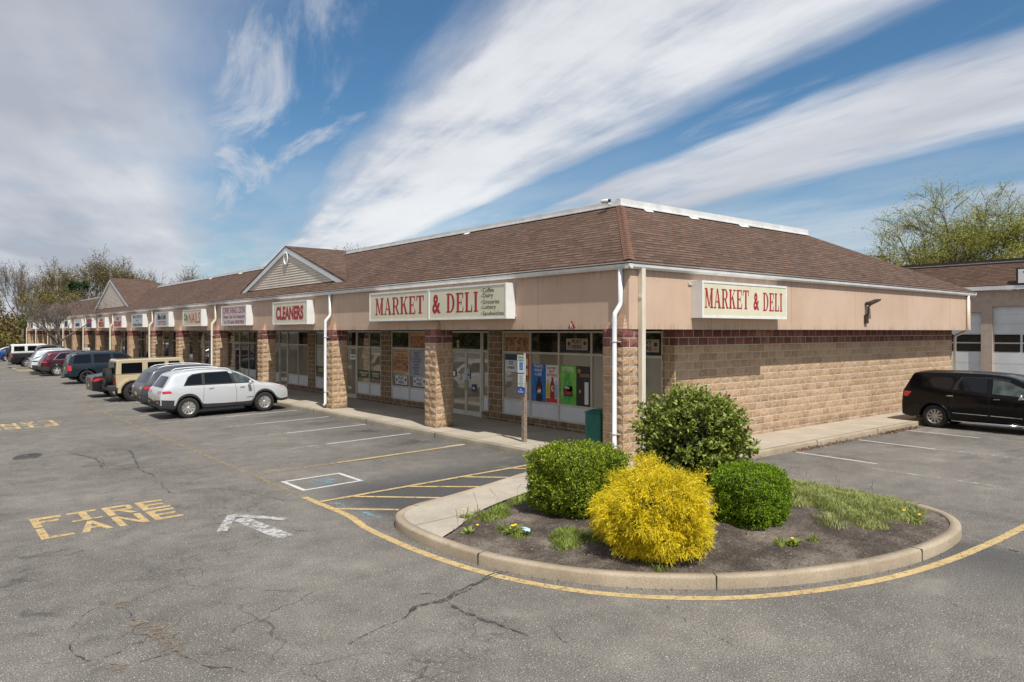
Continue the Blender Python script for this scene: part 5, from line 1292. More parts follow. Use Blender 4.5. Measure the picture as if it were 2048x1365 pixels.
def make_car(name, label, loc, rz, c):
    t = thing(name, label, c.get('cat', 'car'), (loc[0], loc[1], zg(loc[0])+.0), 'vehicles parked nose-in along the shops' if rz == 0 else None, rz)
    if rz == 0: t.rotation_euler = (0, -math.atan(SL)*1., 0)
    me = body_mesh(c); pr = Proj(me)
    kw = carpaint(c['paint'], c.get('metal', 0.), c.get('prough', .28))
    if c.get('noshine'): kw.update(spec=.22, coat=.12, rough=.16)
    paint = mat(name+'_paint', **kw)
    addp('body', me, [paint, M['dark'] if c.get('clad') else paint], t)
    add_wheels(t, c)
    for nm, poly, m in c['win']:
        for s in ('L', 'R'): addp(nm, pr.patch(s, [poly]), M[m], t)
    if c.get('clad'):
        for s in ('L', 'R'): addp('bumper_cladding', pr.patch(s, [[(.06, .42), (c['xw'][0]-c['Ra']-.06, .42), (c['xw'][0]-c['Ra']-.04, .66), (.05, .70)]], .006), M['dark'], t)
    if c.get('pillar'):
        for s in ('L', 'R'): addp('window_surround', pr.patch(s, c['pillar'], .004), M['black'], t)
    ws = c['ws']; ww = c['W']/2
    addp('windscreen', pr.patch('top', [[(ws[0], -ww*ws[2]), (ws[1], -ww*ws[3]), (ws[1]+.05, 0), (ws[1], ww*ws[3]), (ws[0], ww*ws[2]), (ws[0]+.05, 0)]]), M['carglass'], t)
    if 'rg' in c: addp('rear_window', pr.patch('rear', [c['rg']]), M['carglass'], t)
    if 'rgt' in c: addp('rear_window', pr.patch('top', [c['rgt']]), M['carglass'], t)
    for s in ('L', 'R'):
        for pl in c.get('seams', []): addp('door_seam', pr.patch(s, strip_poly(pl, .010), .003), M['black'], t)
        for x, z in c.get('handles', []): 
            addp('door_handle', pr.patch(s, [[(x, z), (x+.17, z+.006), (x+.17, z+.028), (x, z+.022)]], .022), c.get('hmat', paint), t)
        for pl, m, nm in c.get('side', []): addp(nm, pr.patch(s, [pl] if not isinstance(pl[0], list) else pl, .008), M[m], t)
    for pl, m, nm in c.get('rear', []):
        addp(nm, pr.patch('rear', [pl], .010), M[m], t)
        if max(p[0] for p in pl) <= 0 or min(p[0] for p in pl) >= 0: addp(nm, pr.patch('rear', [[(-a, b) for a, b in pl]], .010), M[m], t)
    for pl, m, nm in c.get('front', []):
        for s in (1, -1): addp(nm, pr.patch('front', [[(s*a, b) for a, b in pl]], .010), M[m], t)
    mx, mz = c['mirror']
    for s in (-1, 1):
        mb = MB(); y0 = s*(c['W']/2-.10); y1 = s*(c['W']/2+.16)
        mb.prism([(mx, y0, mz), (mx+.06, y0, mz), (mx+.10, y1, mz+.02), (mx-.02, y1, mz+.0), ], (0, 0, .05)); mb.sm = True
        mb.lathe([(.0, 0), (.07, .01), (.095, .07), (.09, .13), (.03, .17), (0, .17)], 14, 'x' if False else 'y', (0, 0, 0))
        n0 = len(mb.v)-14*6
        for q in range(n0, len(mb.v)):
            v = mb.v[q]; mb.v[q] = (mx+.03+v[0]*.55, y1-s*.13+s*v[1], mz+.08+v[2]*.85)
        mb.build('mirror', c.get('mmat', paint), t, world=False)
    if c.get('rails'):
        x0, x1 = c['rails']; 
        for s in (-1, 1):
            pts = []
            for k in range(13):
                x = x0+(x1-x0)*k/12; h = pr.shoot('top', x, s*c['W']/2*c.get('railw', .64))[0]; lift = .05 if 0 < k < 12 else .0
                pts.append((x, s*c['W']/2*c.get('railw', .64), h.z+lift))
            mb = MB(); mb.tube(pts, .017, 6); mb.build('roof_rail', c.get('railm', M['alu']), t, world=False)
    return t, pr, paint
def P4(*a): return list(a)
# compact white suv ------------------------------------------------------------
suv_up = [(0, .78), (.04, .98), (.10, 1.06), (.22, 1.22), (.36, 1.42), (.44, 1.55), (.62, 1.62), (.95, 1.665), (1.4, 1.69), (2.0, 1.685), (2.45, 1.645), (2.75, 1.56), (3.1, 1.36), (3.38, 1.19), (3.55, 1.125), (3.9, 1.09), (4.2, 1.03), (4.42, .93), (4.55, .80), (4.62, .62)]
suv_belt = [(0, .98), (.5, 1.12), (1.0, 1.12), (2.0, 1.09), (3.3, 1.03), (4.62, .85)]
W1 = dict(L=4.62, W=1.86, up=suv_up, belt=suv_belt, rw=.365, Ra=.43, xw=(.93, 3.63), clad=True, sill=.33, paint=(.60, .615, .63), metal=.2, rim='ten', cat='suv',
  win=[('window', [(.82, 1.17), (.98, 1.42), (1.12, 1.50), (1.42, 1.535), (1.40, 1.17)], 'carglass'), ('window', [(1.50, 1.17), (1.52, 1.54), (2.36, 1.545), (2.50, 1.15)], 'carglass'), ('window', [(2.60, 1.15), (2.48, 1.54), (2.66, 1.50), (3.02, 1.29), (3.20, 1.14)], 'carglass_light')],
  pillar=[[(.77, 1.135), (.95, 1.44), (1.10, 1.53), (1.45, 1.57), (2.4, 1.58), (2.68, 1.53), (3.05, 1.31), (3.27, 1.11), (2.2, 1.12)]],
  ws=(2.52, 3.30, .60, .76), rg=[(-.66, 1.10), (-.50, 1.47), (.50, 1.47), (.66, 1.10)],
  seams=[[(1.46, 1.10), (1.44, .80), (1.40, .50)], [(2.56, 1.10), (2.60, .75), (2.58, .42)], [(3.22, 1.08), (3.24, .75), (3.16, .45)], [(1.40, .47), (2.58, .42), (3.16, .45)]],
  handles=[(1.62, .99), (2.72, .96)], mirror=(3.02, 1.06), rails=(.75, 2.5), hmat=M['chrome'],
  side=[([(.08, .99), (.10, .90), (.40, .915), (.33, .995)], 'redlight', 'tail_light'), ([(3.98, .98), (4.35, .88), (4.46, .83), (4.30, .95), (4.05, 1.01)], 'headlight', 'headlight'), ([(4.15, .95), (4.33, .89), (4.36, .92), (4.2, .98)], 'amber', 'turn_signal'), ([(2.95, .585), (3.3, .60), (3.3, .615), (2.95, .60)], 'dark', 'badge')],
  rear=[([(-.80, .90), (-.40, .90), (-.42, .98), (-.80, 1.0)], 'redlight', 'tail_light'), ([(-.72, .56), (-.45, .56), (-.45, .62), (-.70, .62)], 'redlight', 'reflector'), ([(-.17, .62), (.17, .62), (.17, .77), (-.17, .77)], 'plate', 'number_plate'), ([(-.84, .42), (.84, .42), (.84, .70), (.3, .66), (-.3, .66), (-.84, .70)], 'dark', 'bumper_cladding')],
  front=[([(.42, .85), (.80, .85), (.78, .92), (.45, .90)], 'headlight', 'headlight')])
W1['rear'] = [W1['rear'][3], W1['rear'][0], W1['rear'][1], W1['rear'][2]]
make_car('white_suv', 'white suv with dark wheel arch cladding, nearest of the cars facing the shops', (6.58, 27.95), 0, W1)
def variant(base, **k): d = dict(base); d.update(k); return d
# grey suv, mostly behind the white one
G1 = variant(W1, paint=(.085, .09, .10), metal=.4, clad=True, L=4.75, paintname='', rg=[(-.68, 1.12), (-.52, 1.50), (.52, 1.50), (.68, 1.12)], rails=(.65, 2.7), rearn=1)
G1['up'] = [(x*4.75/4.62, z+.045 if z > 1.2 else z) for x, z in suv_up]
make_car('dark_grey_suv', 'dark grey suv with a pale roof rail, parked hard beside the white suv', (6.62, 30.72), 0, G1)
# navy body-on-frame suv
ups = [(0, .80), (.03, 1.05), (.08, 1.25), (.18, 1.60), (.28, 1.76), (.5, 1.83), (1.2, 1.87), (2.4, 1.86), (2.9, 1.80), (3.2, 1.64), (3.6, 1.30), (3.75, 1.22), (4.3, 1.18), (4.75, 1.10), (4.95, .95), (5.06, .70)]
N1 = dict(L=5.06, W=1.93, up=ups, belt=[(0, 1.12), (3.6, 1.10), (5.06, .9)], rw=.40, Ra=.50, xw=(1.0, 4.02), sill=.40, tum=.26, paint=(.016, .027, .038), metal=.2, rim='five', rimmat=M['dark'], cat='suv',
  win=[('window', [(.30, 1.20), (.42, 1.62), (.55, 1.68), (1.22, 1.70), (1.22, 1.20)], 'carglass'), ('window', [(1.38, 1.20), (1.38, 1.70), (2.22, 1.70), (2.28, 1.19)], 'carglass'), ('window', [(2.42, 1.19), (2.38, 1.70), (2.85, 1.67), (3.15, 1.52), (3.45, 1.20)], 'carglass')],
  ws=(2.98, 3.64, .66, .78), rg=[(-.70, 1.18), (-.64, 1.66), (.64, 1.66), (.70, 1.18)], endr=(.06, .3),
  seams=[[(1.30, 1.7), (1.31, 1.1), (1.38, .9), (1.55, .5)], [(2.35, 1.7), (2.36, .46)], [(3.40, 1.2), (3.42, .5)]], handles=[(1.45, 1.04), (2.45, 1.02)], mirror=(3.15, 1.16), rails=(.5, 2.7), railm=M['dark'], railw=.7,
  side=[([(.045, .78), (.22, .78), (.20, 1.08), (.05, 1.12)], 'redlight', 'tail_light')],
  rear=[([(-.92, .78), (-.74, .78), (-.74, 1.10), (-.90, 1.10)], 'redlight', 'tail_light'), ([(-.17, .86), (.17, .86), (.17, 1.0), (-.17, 1.0)], 'plate', 'number_plate')])
t, pr, pt = make_car('navy_suv', 'tall navy blue suv with black wheels and tow hitch', (6.86, 49.42), 0, N1)
mb = MB(); mb.box((-.14, -.88, .44), (.30, .88, .66)); mb.box((-.22, -.04, .36), (.3, .04, .42)); o = mb.build('rear_bumper', pt, t, world=False); bv = o.modifiers.new('b', 'BEVEL'); bv.width = .05; bv.segments = 3
for s in (-1, 1):
    for x in (1.0, 4.02):
        mb = MB(); y = s*.955; P_ = [(x+.56*math.cos(R(a)), .40+.56*math.sin(R(a))) for a in range(5, 180, 12)]; Q_ = [(x+.49*math.cos(R(a)), .40+.49*math.sin(R(a))) for a in range(5, 180, 12)]
        for k in range(len(P_)-1): mb.prism([(P_[k][0], y-s*.06, P_[k][1]), (P_[k+1][0], y-s*.06, P_[k+1][1]), (Q_[k+1][0], y+s*.05, Q_[k+1][1]), (Q_[k][0], y+s*.05, Q_[k][1])], (0, -s*.05, 0))
        mb.build('fender_flare', pt, t, world=False)
# maroon crossover
R1 = variant(W1, paint=(.075, .012, .020), metal=.4, L=4.78, W=1.93, rim='y', clad=True, cat='suv', hmat=None, rails=None)
R1['up'] = [(x*4.78/4.62, z+.03 if z > 1.2 else z) for x, z in suv_up]; R1['hmat'] = M['dark']
R1['pillar'] = None
R1['win'] = [('window', [(.80, 1.18), (1.15, 1.48), (1.45, 1.55), (1.50, 1.17)], 'carglass'), ('window', [(1.55, 1.17), (1.55, 1.56), (2.40, 1.57), (2.52, 1.15)], 'carglass'), ('window', [(2.62, 1.15), (2.52, 1.57), (2.8, 1.50), (3.25, 1.15)], 'carglass')]
R1['side'] = [([(.07, 1.03), (.10, .93), (.38, .94), (.30, 1.02)], 'redlight', 'tail_light'), ([[(.70, 1.10), (.76, 1.10), (1.14, 1.52), (1.1, 1.54)], [(1.1, 1.52), (1.5, 1.575), (1.5, 1.60), (1.1, 1.55)], [(1.5, 1.575), (2.5, 1.585), (2.5, 1.605), (1.5, 1.60)], [(.76, 1.12), (.76, 1.10), (3.3, 1.10), (3.3, 1.12)]], 'chrome', 'chrome_trim')]
make_car('maroon_crossover', 'maroon crossover with chrome window trim and bright alloy wheels', (6.72, 59.28), 0, R1)
# white crossover and silver one behind it
Wc = variant(R1, paint=(.64, .65, .66), metal=.05, clad=True, side=[([(.08, 1.00), (.12, .90), (.5, .93), (.34, .99)], 'dark', 'tail_light'), ([[(.35, 1.12), (.42, 1.12), (.95, 1.52), (.9, 1.54)]], 'dark', 'window_trim')], rear=[([(-.82, .90), (-.30, .92), (-.30, .98), (-.82, .99)], 'dark', 'tail_light')])
Wc['up'] = [(0, .70), (.05, .92), (.12, 1.02), (.35, 1.14), (.7, 1.34), (1.1, 1.52), (1.5, 1.60), (2.0, 1.62), (2.5, 1.58), (2.9, 1.42), (3.4, 1.14), (3.7, 1.02), (4.2, .94), (4.5, .84), (4.7, .70), (4.78, .5)]
Wc['rgt'] = [(.38, -.55), (.38, .55), (.95, .5), (.95, -.5)]; Wc.pop('rg')
make_car('white_crossover', 'white sloping-tailed crossover between the maroon and the silver ones', (6.45, 62.0), 0, Wc)
Sc = variant(R1, paint=(.50, .52, .54), metal=.5, rails=(.7, 2.6))
make_car('silver_crossover', 'silver crossover with dark rear glass between the white crossover and the pickup', (6.7, 64.75), 0, Sc)
# black saloon behind the tan off-roader
sedan_up = [(0, .72), (.03, .95), (.12, 1.03), (.45, 1.07), (.62, 1.10), (.95, 1.24), (1.35, 1.38), (1.8, 1.445), (2.3, 1.45), (2.7, 1.39), (3.1, 1.22), (3.5, 1.02), (3.65, .97), (4.3, .90), (4.65, .80), (4.82, .66), (4.88, .5)]
S1 = dict(L=4.88, W=1.86, up=sedan_up, belt=[(0, .98), (1.5, .97), (3.5, .93), (4.88, .75)], rw=.335, Ra=.395, xw=(.98, 3.81), sill=.24, tum=.42, paint=(.012, .011, .013), rim='five', cat='saloon car',
  win=[('window', [(.95, 1.03), (1.35, 1.26), (1.75, 1.33), (1.85, 1.03)], 'carglass'), ('window', [(1.95, 1.02), (1.88, 1.33), (2.4, 1.34), (2.75, 1.24), (3.2, 1.0)], 'carglass')],
  ws=(2.62, 3.50, .58, .74), rgt=[(.72, -.62), (.72, .62), (1.42, .50), (1.42, -.50)], seams=[[(1.9, 1.0), (1.92, .35)], [(3.0, .95), (3.02, .35)]], handles=[(1.2, .86), (2.2, .85)], mirror=(2.9, .97),
  side=[([(.03, .88), (.06, .76), (.48, .86), (.42, .92)], 'redlight', 'tail_light')], rear=[([(-.88, .77), (-.40, .80), (-.40, .88), (-.86, .92)], 'redlight', 'tail_light'), ([(-.17, .5), (.17, .5), (.17, .62), (-.17, .62)], 'plate', 'number_plate')])
make_car('black_saloon', 'black saloon with red tail lights half hidden by the tan off-roader', (6.38, 38.95), 0, S1)
make_car('blue_saloon', 'bright blue saloon at the left edge beyond the white boxy off-roader', (6.4, 91.0), 0, variant(S1, paint=(.012, .06, .24), metal=.2, cat='saloon car'))
make_car('grey_saloon', 'grey saloon behind the blue one at the far left edge', (6.4, 96.5), 0, variant(S1, paint=(.22, .23, .25), metal=.4, cat='saloon car'))
# pickup
pk_up = [(0, .86), (.03, 1.20), (.10, 1.24), (1.80, 1.25), (1.86, 1.27), (1.93, 1.66), (2.10, 1.82), (2.6, 1.86), (3.4, 1.86), (3.75, 1.76), (4.25, 1.34), (4.4, 1.28), (5.2, 1.24), (5.5, 1.16), (5.70, .95), (5.75, .70)]
K1 = dict(L=5.75, W=2.0, up=pk_up, belt=[(0, 1.16), (5.75, 1.0)], rw=.40, Ra=.50, xw=(1.15, 4.72), sill=.42, tum=.24, paint=(.012, .012, .013), rim='five', cat='pickup truck', endr=(.05, .2),
  win=[('window', [(2.06, 1.30), (2.10, 1.66), (2.85, 1.70), (2.85, 1.28)], 'carglass'), ('window', [(2.97, 1.28), (2.97, 1.70), (3.45, 1.68), (3.95, 1.30)], 'carglass')],
  ws=(3.55, 4.25, .64, .76), rgt=[(1.93, -.6), (1.93, .6), (2.05, .6), (2.05, -.6)], seams=[[(2.0, 1.25), (2.02, .5)], [(2.9, 1.25), (2.9, .5)], [(3.9, 1.22), (3.9, .5)]], handles=[(2.15, 1.1), (3.0, 1.1)], mirror=(3.75, 1.25),
  side=[([(.02, .86), (.12, .86), (.12, 1.14), (.03, 1.16)], 'redlight', 'tail_light')], rear=[([(-.96, .86), (-.82, .86), (-.82, 1.14), (-.95, 1.14)], 'redlight', 'tail_light')])
t, pr, pt = make_car('pickup_truck', 'black crew cab pickup with chrome rear bumper near the bare tree', (6.3, 74.2), 0, K1)
mb = MB(); mb.box((-.16, -.92, .48), (.12, .92, .70)); o = mb.build('rear_bumper', M['chrome'], t, world=False)
# black people-mover at the side wall
V_up = [(0, .70), (.03, 1.02), (.08, 1.18), (.20, 1.42), (.30, 1.62), (.34, 1.71), (.6, 1.74), (1.4, 1.755), (2.3, 1.75), (2.85, 1.71), (3.1, 1.65), (3.45, 1.48), (3.88, 1.20), (4.02, 1.14), (4.45, 1.08), (4.72, .98), (4.85, .78), (4.89, .55)]
V1 = dict(L=4.89, W=1.83, up=V_up, belt=[(0, 1.12), (.6, 1.20), (1.3, 1.16), (3.6, 1.02), (4.89, .85)], rw=.355, Ra=.425, xw=(1.0, 3.89), sill=.26, tum=.26, paint=(.003, .003, .004), noshine=True, rim='cap', rimmat=M['hubcap'], cat='minivan',
  win=[('window', [(.60, 1.27), (.80, 1.45), (.98, 1.545), (1.55, 1.58), (1.46, 1.21)], 'carglass'), ('window', [(1.62, 1.20), (1.66, 1.40), (1.78, 1.56), (2.42, 1.56), (2.42, 1.15)], 'carglass'), ('window', [(2.56, 1.14), (2.56, 1.56), (2.95, 1.50), (3.35, 1.32), (3.58, 1.08)], 'carglass_light')],
  pillar=[[(1.50, 1.20), (1.58, 1.40), (1.72, 1.60), (2.6, 1.615), (3.0, 1.56), (3.0, 1.51), (2.5, 1.57), (1.80, 1.57), (1.68, 1.40), (1.64, 1.2)]],
  ws=(2.85, 3.80, .62, .78), rg=[(-.62, 1.18), (-.52, 1.56), (.52, 1.56), (.62, 1.18)],
  seams=[[(1.52, 1.15), (1.54, .9), (1.46, .60), (1.42, .4)], [(2.49, 1.6), (2.49, .36)], [(3.62, 1.05), (3.62, .5)]], handles=[(1.36, 1.0), (2.60, .97)], mirror=(3.30, 1.02), hmat=M['chrome'], mmat=M['chrome'],
  side=[([(.06, 1.10), (.10, .92), (.22, .93), (.34, 1.08)], 'redlight', 'tail_light'), ([[(1.50, .50), (2.45, .49), (2.45, .505), (1.50, .515)], [(2.52, .49), (3.6, .47), (3.6, .485), (2.52, .505)]], 'chrome', 'door_moulding')],
  rear=[([(-.84, .92), (-.62, .93), (-.62, 1.08), (-.80, 1.10)], 'redlight', 'tail_light'), ([(-.17, .82), (.17, .82), (.17, .96), (-.17, .96)], 'plate', 'number_plate')])
t, pr, pt = make_car('black_minivan', 'black minivan with chrome mirror backed up to the side pavement', (25.28, 10.20), -math.pi/2, V1)
for s in (-1, 1):
    mb = MB(); mb.tube([(1.5, s*.93, .27), (2.5, s*.945, .265), (3.4, s*.93, .27)], .022, 8); mb.build('running_board', M['chrome'], t, world=False)
for s in (-1, 1):
    for x in (1.0, 3.89):
        mb = MB(); y = s*.905; A_2 = [(x+.49*math.cos(R(a)), .355+.49*math.sin(R(a))) for a in range(-5, 190, 10)]; B_2 = [(x+.41*math.cos(R(a)), .355+.41*math.sin(R(a))) for a in range(-5, 190, 10)]
        for k in range(len(A_2)-1): mb.prism([(A_2[k][0], y-s*.05, A_2[k][1]), (A_2[k+1][0], y-s*.05, A_2[k+1][1]), (B_2[k+1][0], y+s*.03, B_2[k+1][1]), (B_2[k][0], y+s*.03, B_2[k][1])], (0, -s*.05, 0))
        mb.build('fender_flare', pt, t, world=False)
mb = MB(); mb.tube([(.62, .35, 1.70), (.32, .35, 1.98)], [.006, .003], 5); mb.build('antenna', M['black'], t, world=False)
# boxy off-roaders ------------------------------------------------------------
def boxy(name, label, loc, paint, flare, roof, rimm, clad):
    t = thing(name, label, 'off-road car', (loc[0], loc[1], zg(loc[0])), 'vehicles parked nose-in along the shops'); t.rotation_euler = (0, -math.atan(SL), 0)
    pm_ = mat(name+'_paint', **carpaint(paint, 0, .33)); L, W, rw = 4.45, 1.56, .41
    def bev(mb, nm, m, w=.03, parent=t):
        o = mb.build(nm, m, parent, world=False); b = o.modifiers.new('bevel', 'BEVEL'); b.width = w; b.segments = 3; b.limit_method = 'ANGLE'; return o
    def side(nm, prof, hw, m, w=.03):
        mb = MB(); mb.prism([(x, -hw, z) for x, z in prof], (0, 2*hw, 0)); return bev(mb, nm, m, w)
    def archp(x, r, n=8): return [(x-r*math.cos(R(180*k/n)), .41+r*math.sin(R(180*k/n))*.95) for k in range(n+1)]
    side('body', [(0.02, .62), (0, 1.16), (2.95, 1.16), (3.0, 1.14), (4.05, 1.09), (4.12, 1.0), (4.15, .62)]+[(4.02, .6)]+[(p[0], p[1]) for p in archp(3.55, .46)[::-1]]+[(2.95, .46), (1.2, .46)]+[(p[0], p[1]) for p in archp(.68, .46)[::-1]]+[(.16, .6)], W/2, pm_, .035)
    side('hardtop', [(.01, 1.165), (.05, 1.78), (.12, 1.84), (2.55, 1.84), (2.75, 1.80), (3.02, 1.165)], W/2-.03, roof, .045)
    for s in (-1, 1):
        y = s*(W/2-.03)
        for q in ([(.22, 1.22), (.24, 1.68), (1.06, 1.68), (1.06, 1.22)], [(1.28, 1.22), (1.28, 1.68), (1.98, 1.68), (1.98, 1.22)], [(2.14, 1.22), (2.14, 1.69), (2.58, 1.69), (2.86, 1.22)]):
            mb = MB(); mb.prism([(a, y, b) for a, b in q], (0, s*.012, 0)); bev(mb, 'window', M['carglass'], .01)
        for xw in (.68, 3.55):
            mb = MB(); P_ = [(xw+.62*math.cos(R(a))*(1.02 if a < 90 else 1.02), .46+.56*math.sin(R(a))) for a in (-6, 10, 28, 50, 75, 105, 130, 152, 170, 186)]; Q_ = [(a*.0+xw+(a-xw)*.84, .46+(b-.46)*.86) for a, b in P_]
            for k in range(len(P_)-1): mb.prism([(P_[k][0], s*(W/2-.02), P_[k][1]), (P_[k+1][0], s*(W/2-.02), P_[k+1][1]), (Q_[k+1][0], s*(W/2-.02), Q_[k+1][1]), (Q_[k][0], s*(W/2-.02), Q_[k][1])], (0, s*.17, 0))
            mb.build('fender_flare', flare, t, world=False)
        for a, b, z0 in ((1.12, 1.20, 0), ):
            pass
        for pl in ([(1.17, 1.8), (1.17, .55)], [(2.05, 1.8), (2.05, .5)], [(2.95, 1.14), (2.95, .5)]):
            mb = MB(); 
            for (a, b), (c_, d) in zip(pl, pl[1:]): mb.box((a-.006, s*(W/2-.035), d), (a+.006, s*(W/2+.002), b if b < 1.16 else 1.16))
            mb.build('door_seam', M['black'], t, world=False)
        for x in (1.26, 2.14): mb = MB(); mb.box((x, s*W/2, 1.02), (x+.18, s*(W/2+.035), 1.055)); mb.build('door_handle', M['dark'], t, world=False)
        mb = MB(); mb.box((-.03, s*(W/2-.20), .86), (.03, s*(W/2-.02), 1.06)); mb.build('tail_light', M['redlight'], t, world=False)
        mb = MB(); mb.box((2.86, s*W/2, 1.14), (2.94, s*(W/2+.24), 1.34)); bev(mb, 'mirror', M['dark'], .03)
        mb = MB(); mb.box((1.15, s*(W/2-.05), .40), (3.05, s*(W/2+.05), .47)); mb.build('side_step', M['dark'], t, world=False)
    mb = MB(); mb.prism([(2.80, -.66, 1.69), (2.80, .66, 1.69), (3.05, .70, 1.20), (3.05, -.70, 1.20)], (.01, 0, .0)); mb.build('windscreen', M['carglass'], t, world=False)
    mb = MB(); mb.box((-.012, -.62, 1.24), (.06, .62, 1.72)); mb.build('rear_window', M['carglass'], t, world=False)
    mb = MB(); mb.box((-.26, -.80, .50), (.02, .80, .72)); bev(mb, 'rear_bumper', clad, .04)
    mb = MB(); mb.box((4.15, -.80, .50), (4.40, .80, .70)); bev(mb, 'front_bumper', M['dark'], .04)
    mb = MB(); mb.box((.25, -.55, .32), (4.0, .55, .60)); mb.build('underbody', M['black'], t, world=False)
    tm, rm = wheel_meshes(rw, .27, 'offroad', rimm)
    for x in (.68, 3.55):
        for s in (-1, 1):
            o = link('wheel', tm, t); o.location = (x, s*(W/2+.02), rw); o.rotation_euler = (0, 0, math.pi if s < 0 else 0); link('rim', rm, o)
    o = link('spare_wheel', tm, t); o.location = (-.17, 0.05, 1.05); o.rotation_euler = (0, 0, math.pi/2); link('rim', rm, o)
    return t
boxy('tan_off_roader', 'sand-coloured boxy off-roader with spare wheel on its tailgate', (6.80, 36.0), (.50, .42, .27), mat('tan_flare', **carpaint((.52, .44, .29), 0, .35)), mat('tan_top', **carpaint((.52, .44, .29), 0, .4)), M['dark'], M['dark'])
boxy('white_off_roader', 'white boxy off-roader just beyond the black pickup', (7.0, 81.6), (.74, .74, .73), M['dark'], M['white'], M['alloy'], M['dark'])

# ---------------------------------------------------------------- planting
def leaf(mb, p, d, n, l, w):
    """one leaf: pointed quad along d, facing n"""
    s = d.cross(n)
    if s.length < 1e-5: return
    s.normalize(); i = len(mb.v); q = p+d*l*.5
    mb.v += [tuple(p), tuple(q+s*w/2), tuple(p+d*l), tuple(q-s*w/2)]; mb.face((i, i+1, i+2, i+3))
def rv(r): 
    while True:
        v = Vector((r.uniform(-1, 1), r.uniform(-1, 1), r.uniform(-1, 1)))
        if .05 < v.length < 1: return v.normalized()
def sbox(d, e):
    """radius of a superellipsoid in direction d"""
    return (abs(d.x)**e+abs(d.y)**e+abs(d.z)**e)**(-1/e)
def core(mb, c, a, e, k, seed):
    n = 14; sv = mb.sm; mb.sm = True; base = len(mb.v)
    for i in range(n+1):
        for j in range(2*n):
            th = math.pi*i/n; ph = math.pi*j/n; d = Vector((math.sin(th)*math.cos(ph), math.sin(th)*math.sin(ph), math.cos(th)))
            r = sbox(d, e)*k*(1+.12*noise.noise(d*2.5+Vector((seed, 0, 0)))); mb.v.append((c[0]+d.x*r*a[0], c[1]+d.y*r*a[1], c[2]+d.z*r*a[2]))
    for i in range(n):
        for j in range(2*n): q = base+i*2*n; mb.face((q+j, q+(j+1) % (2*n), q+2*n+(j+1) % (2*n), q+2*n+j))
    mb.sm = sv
def clipped(name, label, c, a, e, N, ls, m, seed, shoots=0):
    r = random.Random(seed); t = thing(name, label, 'shrub', (c[0], c[1], c[2]-a[2]))
    mb = MB()
    for k in range(N):
        d = rv(r); rad = sbox(d, e)
        bump_ = 1+.13*noise.noise(d*2.6+Vector((seed, 0, 0)))+.10*noise.noise(d*7+Vector((0, seed, 0)))
        p = Vector((d.x*a[0], d.y*a[1], d.z*a[2]))*rad*bump_*(1-abs(r.gauss(0, .055)))
        if p.z < -a[2]*.97: continue
        n = (d+rv(r)*.9).normalized(); dd = (rv(r)+Vector((0, 0, .7))+d*.5).normalized(); l = ls*r.uniform(.7, 1.3)
        leaf(mb, Vector(c)+p, dd, n, l, l*.62)
    for k in range(shoots):
        d = rv(r); d.z = abs(d.z)+.3; d.normalize(); p0 = Vector(c)+Vector((d.x*a[0], d.y*a[1], d.z*a[2]))*sbox(d, e)*.97; h = r.uniform(.03, .13)
        for q in range(9): leaf(mb, p0+Vector((r.gauss(0, .008), r.gauss(0, .008), h*q/9)), (rv(r)+Vector((0, 0, .8))).normalized(), rv(r), ls*.9, ls*.5)
    mb.build('foliage', m, t)
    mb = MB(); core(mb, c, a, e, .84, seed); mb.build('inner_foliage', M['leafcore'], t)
    mb = MB()
    for k in range(7):
        q = rv(r)*.5; mb.tube([(c[0]+q.x*.15, c[1]+q.y*.15, c[2]-a[2]-.06), (c[0]+q.x*a[0], c[1]+q.y*a[1], c[2]-a[2]*.5)], .012, 5)
    mb.build('stems', M['bark'], t)
clipped('boxwood', 'square clipped yellow-green boxwood left of the golden bush', (8.0, 8.15, .66), (.62, .60, .50), 6.0, 34000, .036, M['boxwood'], 3, 420)
clipped('boxwood', 'small rounded bright green boxwood right of the golden bush', (9.38, 6.0, .58), (.47, .46, .44), 3.8, 26000, .030, M['boxwood2'], 9, 160)
# golden thread cypress
def cypress():
    r = random.Random(5); c = Vector((7.50, 6.2, .48)); a = Vector((.68, .67, .69)); t = thing('golden_bush', 'large golden yellow thread-leaf bush in front of the others', 'shrub', (c.x, c.y, .1))
    mb = MB()
    for k in range(3200):
        d = rv(r); 
        if d.z < -.55: continue
        bp = 1+.30*noise.noise(d*2.1+Vector((1.3, 0, 0)))+.16*noise.noise(d*5.5)
        flat_ = 1. if d.z > 0 else 1-.35*abs(d.z)
        p = c+Vector((d.x*a.x, d.y*a.y, d.z*a.z))*bp*flat_*(r.uniform(.76, 1.04))
        if p.z < .2: p.z = .2+r.uniform(0, .1)
        ax = (d*1.+rv(r)*.55+Vector((0, 0, .25))).normalized()
        for q in range(r.randint(8, 13)):
            dd = (ax+rv(r)*.75).normalized(); L_ = r.uniform(.07, .17); w_ = .0062; s = dd.cross(rv(r))
            if s.length < .01: continue
            s.normalize(); pts = []; pp = p.copy(); v = dd.copy()
            for j in range(4): pts.append(pp.copy()); pp += v*L_/3; v = (v+Vector((0, 0, -.33))).normalized()
            i = len(mb.v)
            for j, x in enumerate(pts): ww = w_*(1-.18*j); mb.v += [tuple(x-s*ww/2), tuple(x+s*ww/2)]
            for j in range(3): mb.face((i+2*j, i+2*j+1, i+2*j+3, i+2*j+2))
            # side threads
            for j in (1, 2):
                leaf(mb, pts[j], (v+rv(r)*.9).normalized(), rv(r), r.uniform(.03, .07), .008)
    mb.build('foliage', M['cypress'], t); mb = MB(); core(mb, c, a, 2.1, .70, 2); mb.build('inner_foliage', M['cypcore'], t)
    mb = MB(); mb.tube([(c.x, c.y, .05), (c.x, c.y, .6)], .05, 6); mb.build('stems', M['bark'], t)
